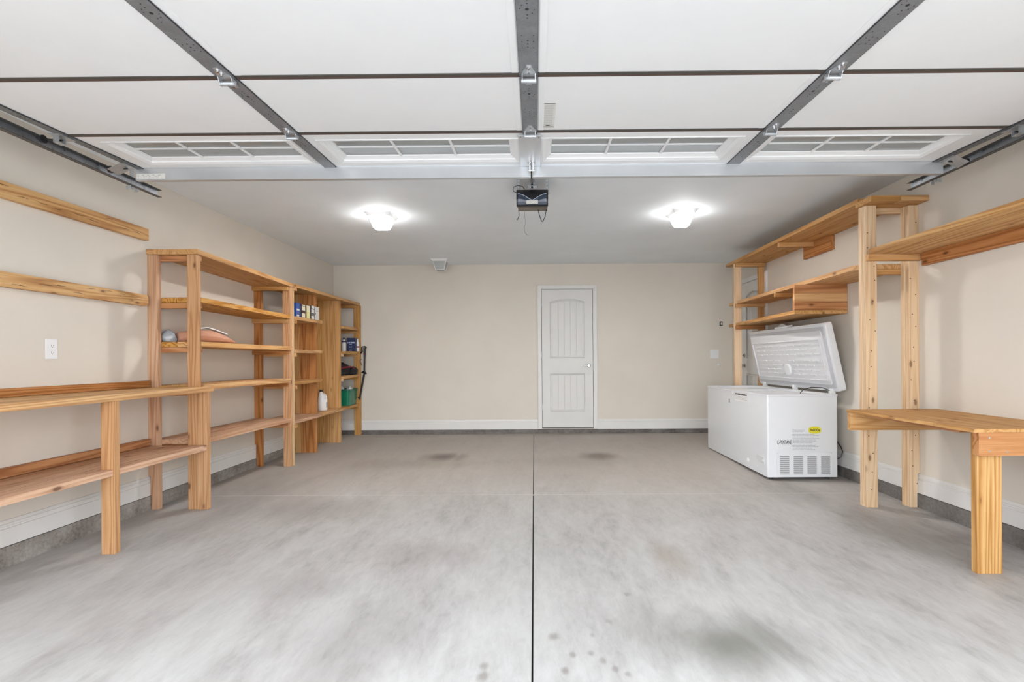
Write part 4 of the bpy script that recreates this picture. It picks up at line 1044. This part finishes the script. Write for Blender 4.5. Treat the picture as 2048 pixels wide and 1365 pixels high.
mesh('strap_loop', B().tube([(X_(723.5,yP), yP, pz(715.5)), (X_(720,yP), yP, pz(716)), (X_(719.3,yP), yP, pz(720)), (X_(722,yP), yP, pz(724)), (X_(723,yP), yP, pz(728))], .005, 8), BLACK, t)
mesh('foot_clip', B().box(X_(715,yP), X_(718,yP), yP-.012, yP+.012, pz(793), pz(790)), MB, t)
mesh('red_band', B().cyl((X_(728.8,yP), yP, pz(706)), (0,0,1), .0165, .012, 10), RED, t)

# peach bag and grey plastic bag on the near unit
zs = 1.257
t = thing('bag', 'flat peach vinyl bag with white flap lying on the shelf by the near posts', 'bag', (-2.76, 4.25, zs))
def spine_bag(pts):   # (x,y,halfwidth,height)
    b = B(); n = 12; vs = []
    for i, (x, y, hw, h) in enumerate(pts):
        d = Vector((pts[min(i+1,len(pts)-1)][0]-pts[max(i-1,0)][0], pts[min(i+1,len(pts)-1)][1]-pts[max(i-1,0)][1], 0)).normalized(); p = Vector((-d.y, d.x, 0))
        for j in range(n):
            a = 2*math.pi*j/n; zz = h*.5*(1+math.sin(a)); vs.append(Vector((x, y, zs+.0005+zz))+p*hw*math.cos(a)*(1 if math.sin(a) < .3 else .8))
    k = len(pts)
    return b.add(vs, [tuple(range(n-1,-1,-1)), tuple(range((k-1)*n, k*n))]+[(i*n+j,i*n+(j+1)%n,(i+1)*n+(j+1)%n,(i+1)*n+j) for i in range(k-1) for j in range(n)])
mesh('bag_body', spine_bag([(-2.885,4.10,.070,.075),(-2.87,4.12,.085,.085),(-2.80,4.17,.09,.098),(-2.74,4.21,.09,.105),(-2.70,4.26,.085,.100),(-2.665,4.33,.07,.075),(-2.645,4.40,.045,.045),(-2.635,4.46,.02,.018)]), PEACH, t, smooth=True)
fl_ = B(); pts = [(-2.76,4.14,.112),(-2.71,4.22,.126),(-2.68,4.28,.108),(-2.665,4.34,.090),(-2.655,4.39,.078)]
for i in range(len(pts)-1):
    (xa,ya,za),(xb,yb_,zb_) = pts[i], pts[i+1]; wv = .045
    fl_.hexa([(xa-wv,ya+wv*.7,zs+za-.004),(xa+.012,ya-.01,zs+za-.004),(xb+.012,yb_-.01,zs+zb_-.004),(xb-wv,yb_+wv*.7,zs+zb_-.004),(xa-wv,ya+wv*.7,zs+za+.004),(xa+.012,ya-.01,zs+za+.004),(xb+.012,yb_-.01,zs+zb_+.004),(xb-wv,yb_+wv*.7,zs+zb_+.004)])
mesh('white_flap', fl_, PLATE, t, smooth=False)
mesh('buckle', B().box(-2.690,-2.668,4.205,4.235,zs+.050,zs+.072), CHROME, t, bevel=.003)
t = thing('bag', 'clear grey plastic bag behind the near back post', 'bag', (-2.90, 4.04, zs))
gm2, gnt2, gb2 = newmat('clear_plastic_bag'); gb2.inputs['Base Color'].default_value = (.62,.66,.70,1); gb2.inputs['Roughness'].default_value = .2; gb2.inputs['Transmission Weight'].default_value = .5
mesh('plastic_film', blob((-2.91, 4.045, zs+.0005), .050, .045, .10, seed=21, amp=.14), gm2, t, smooth=True)
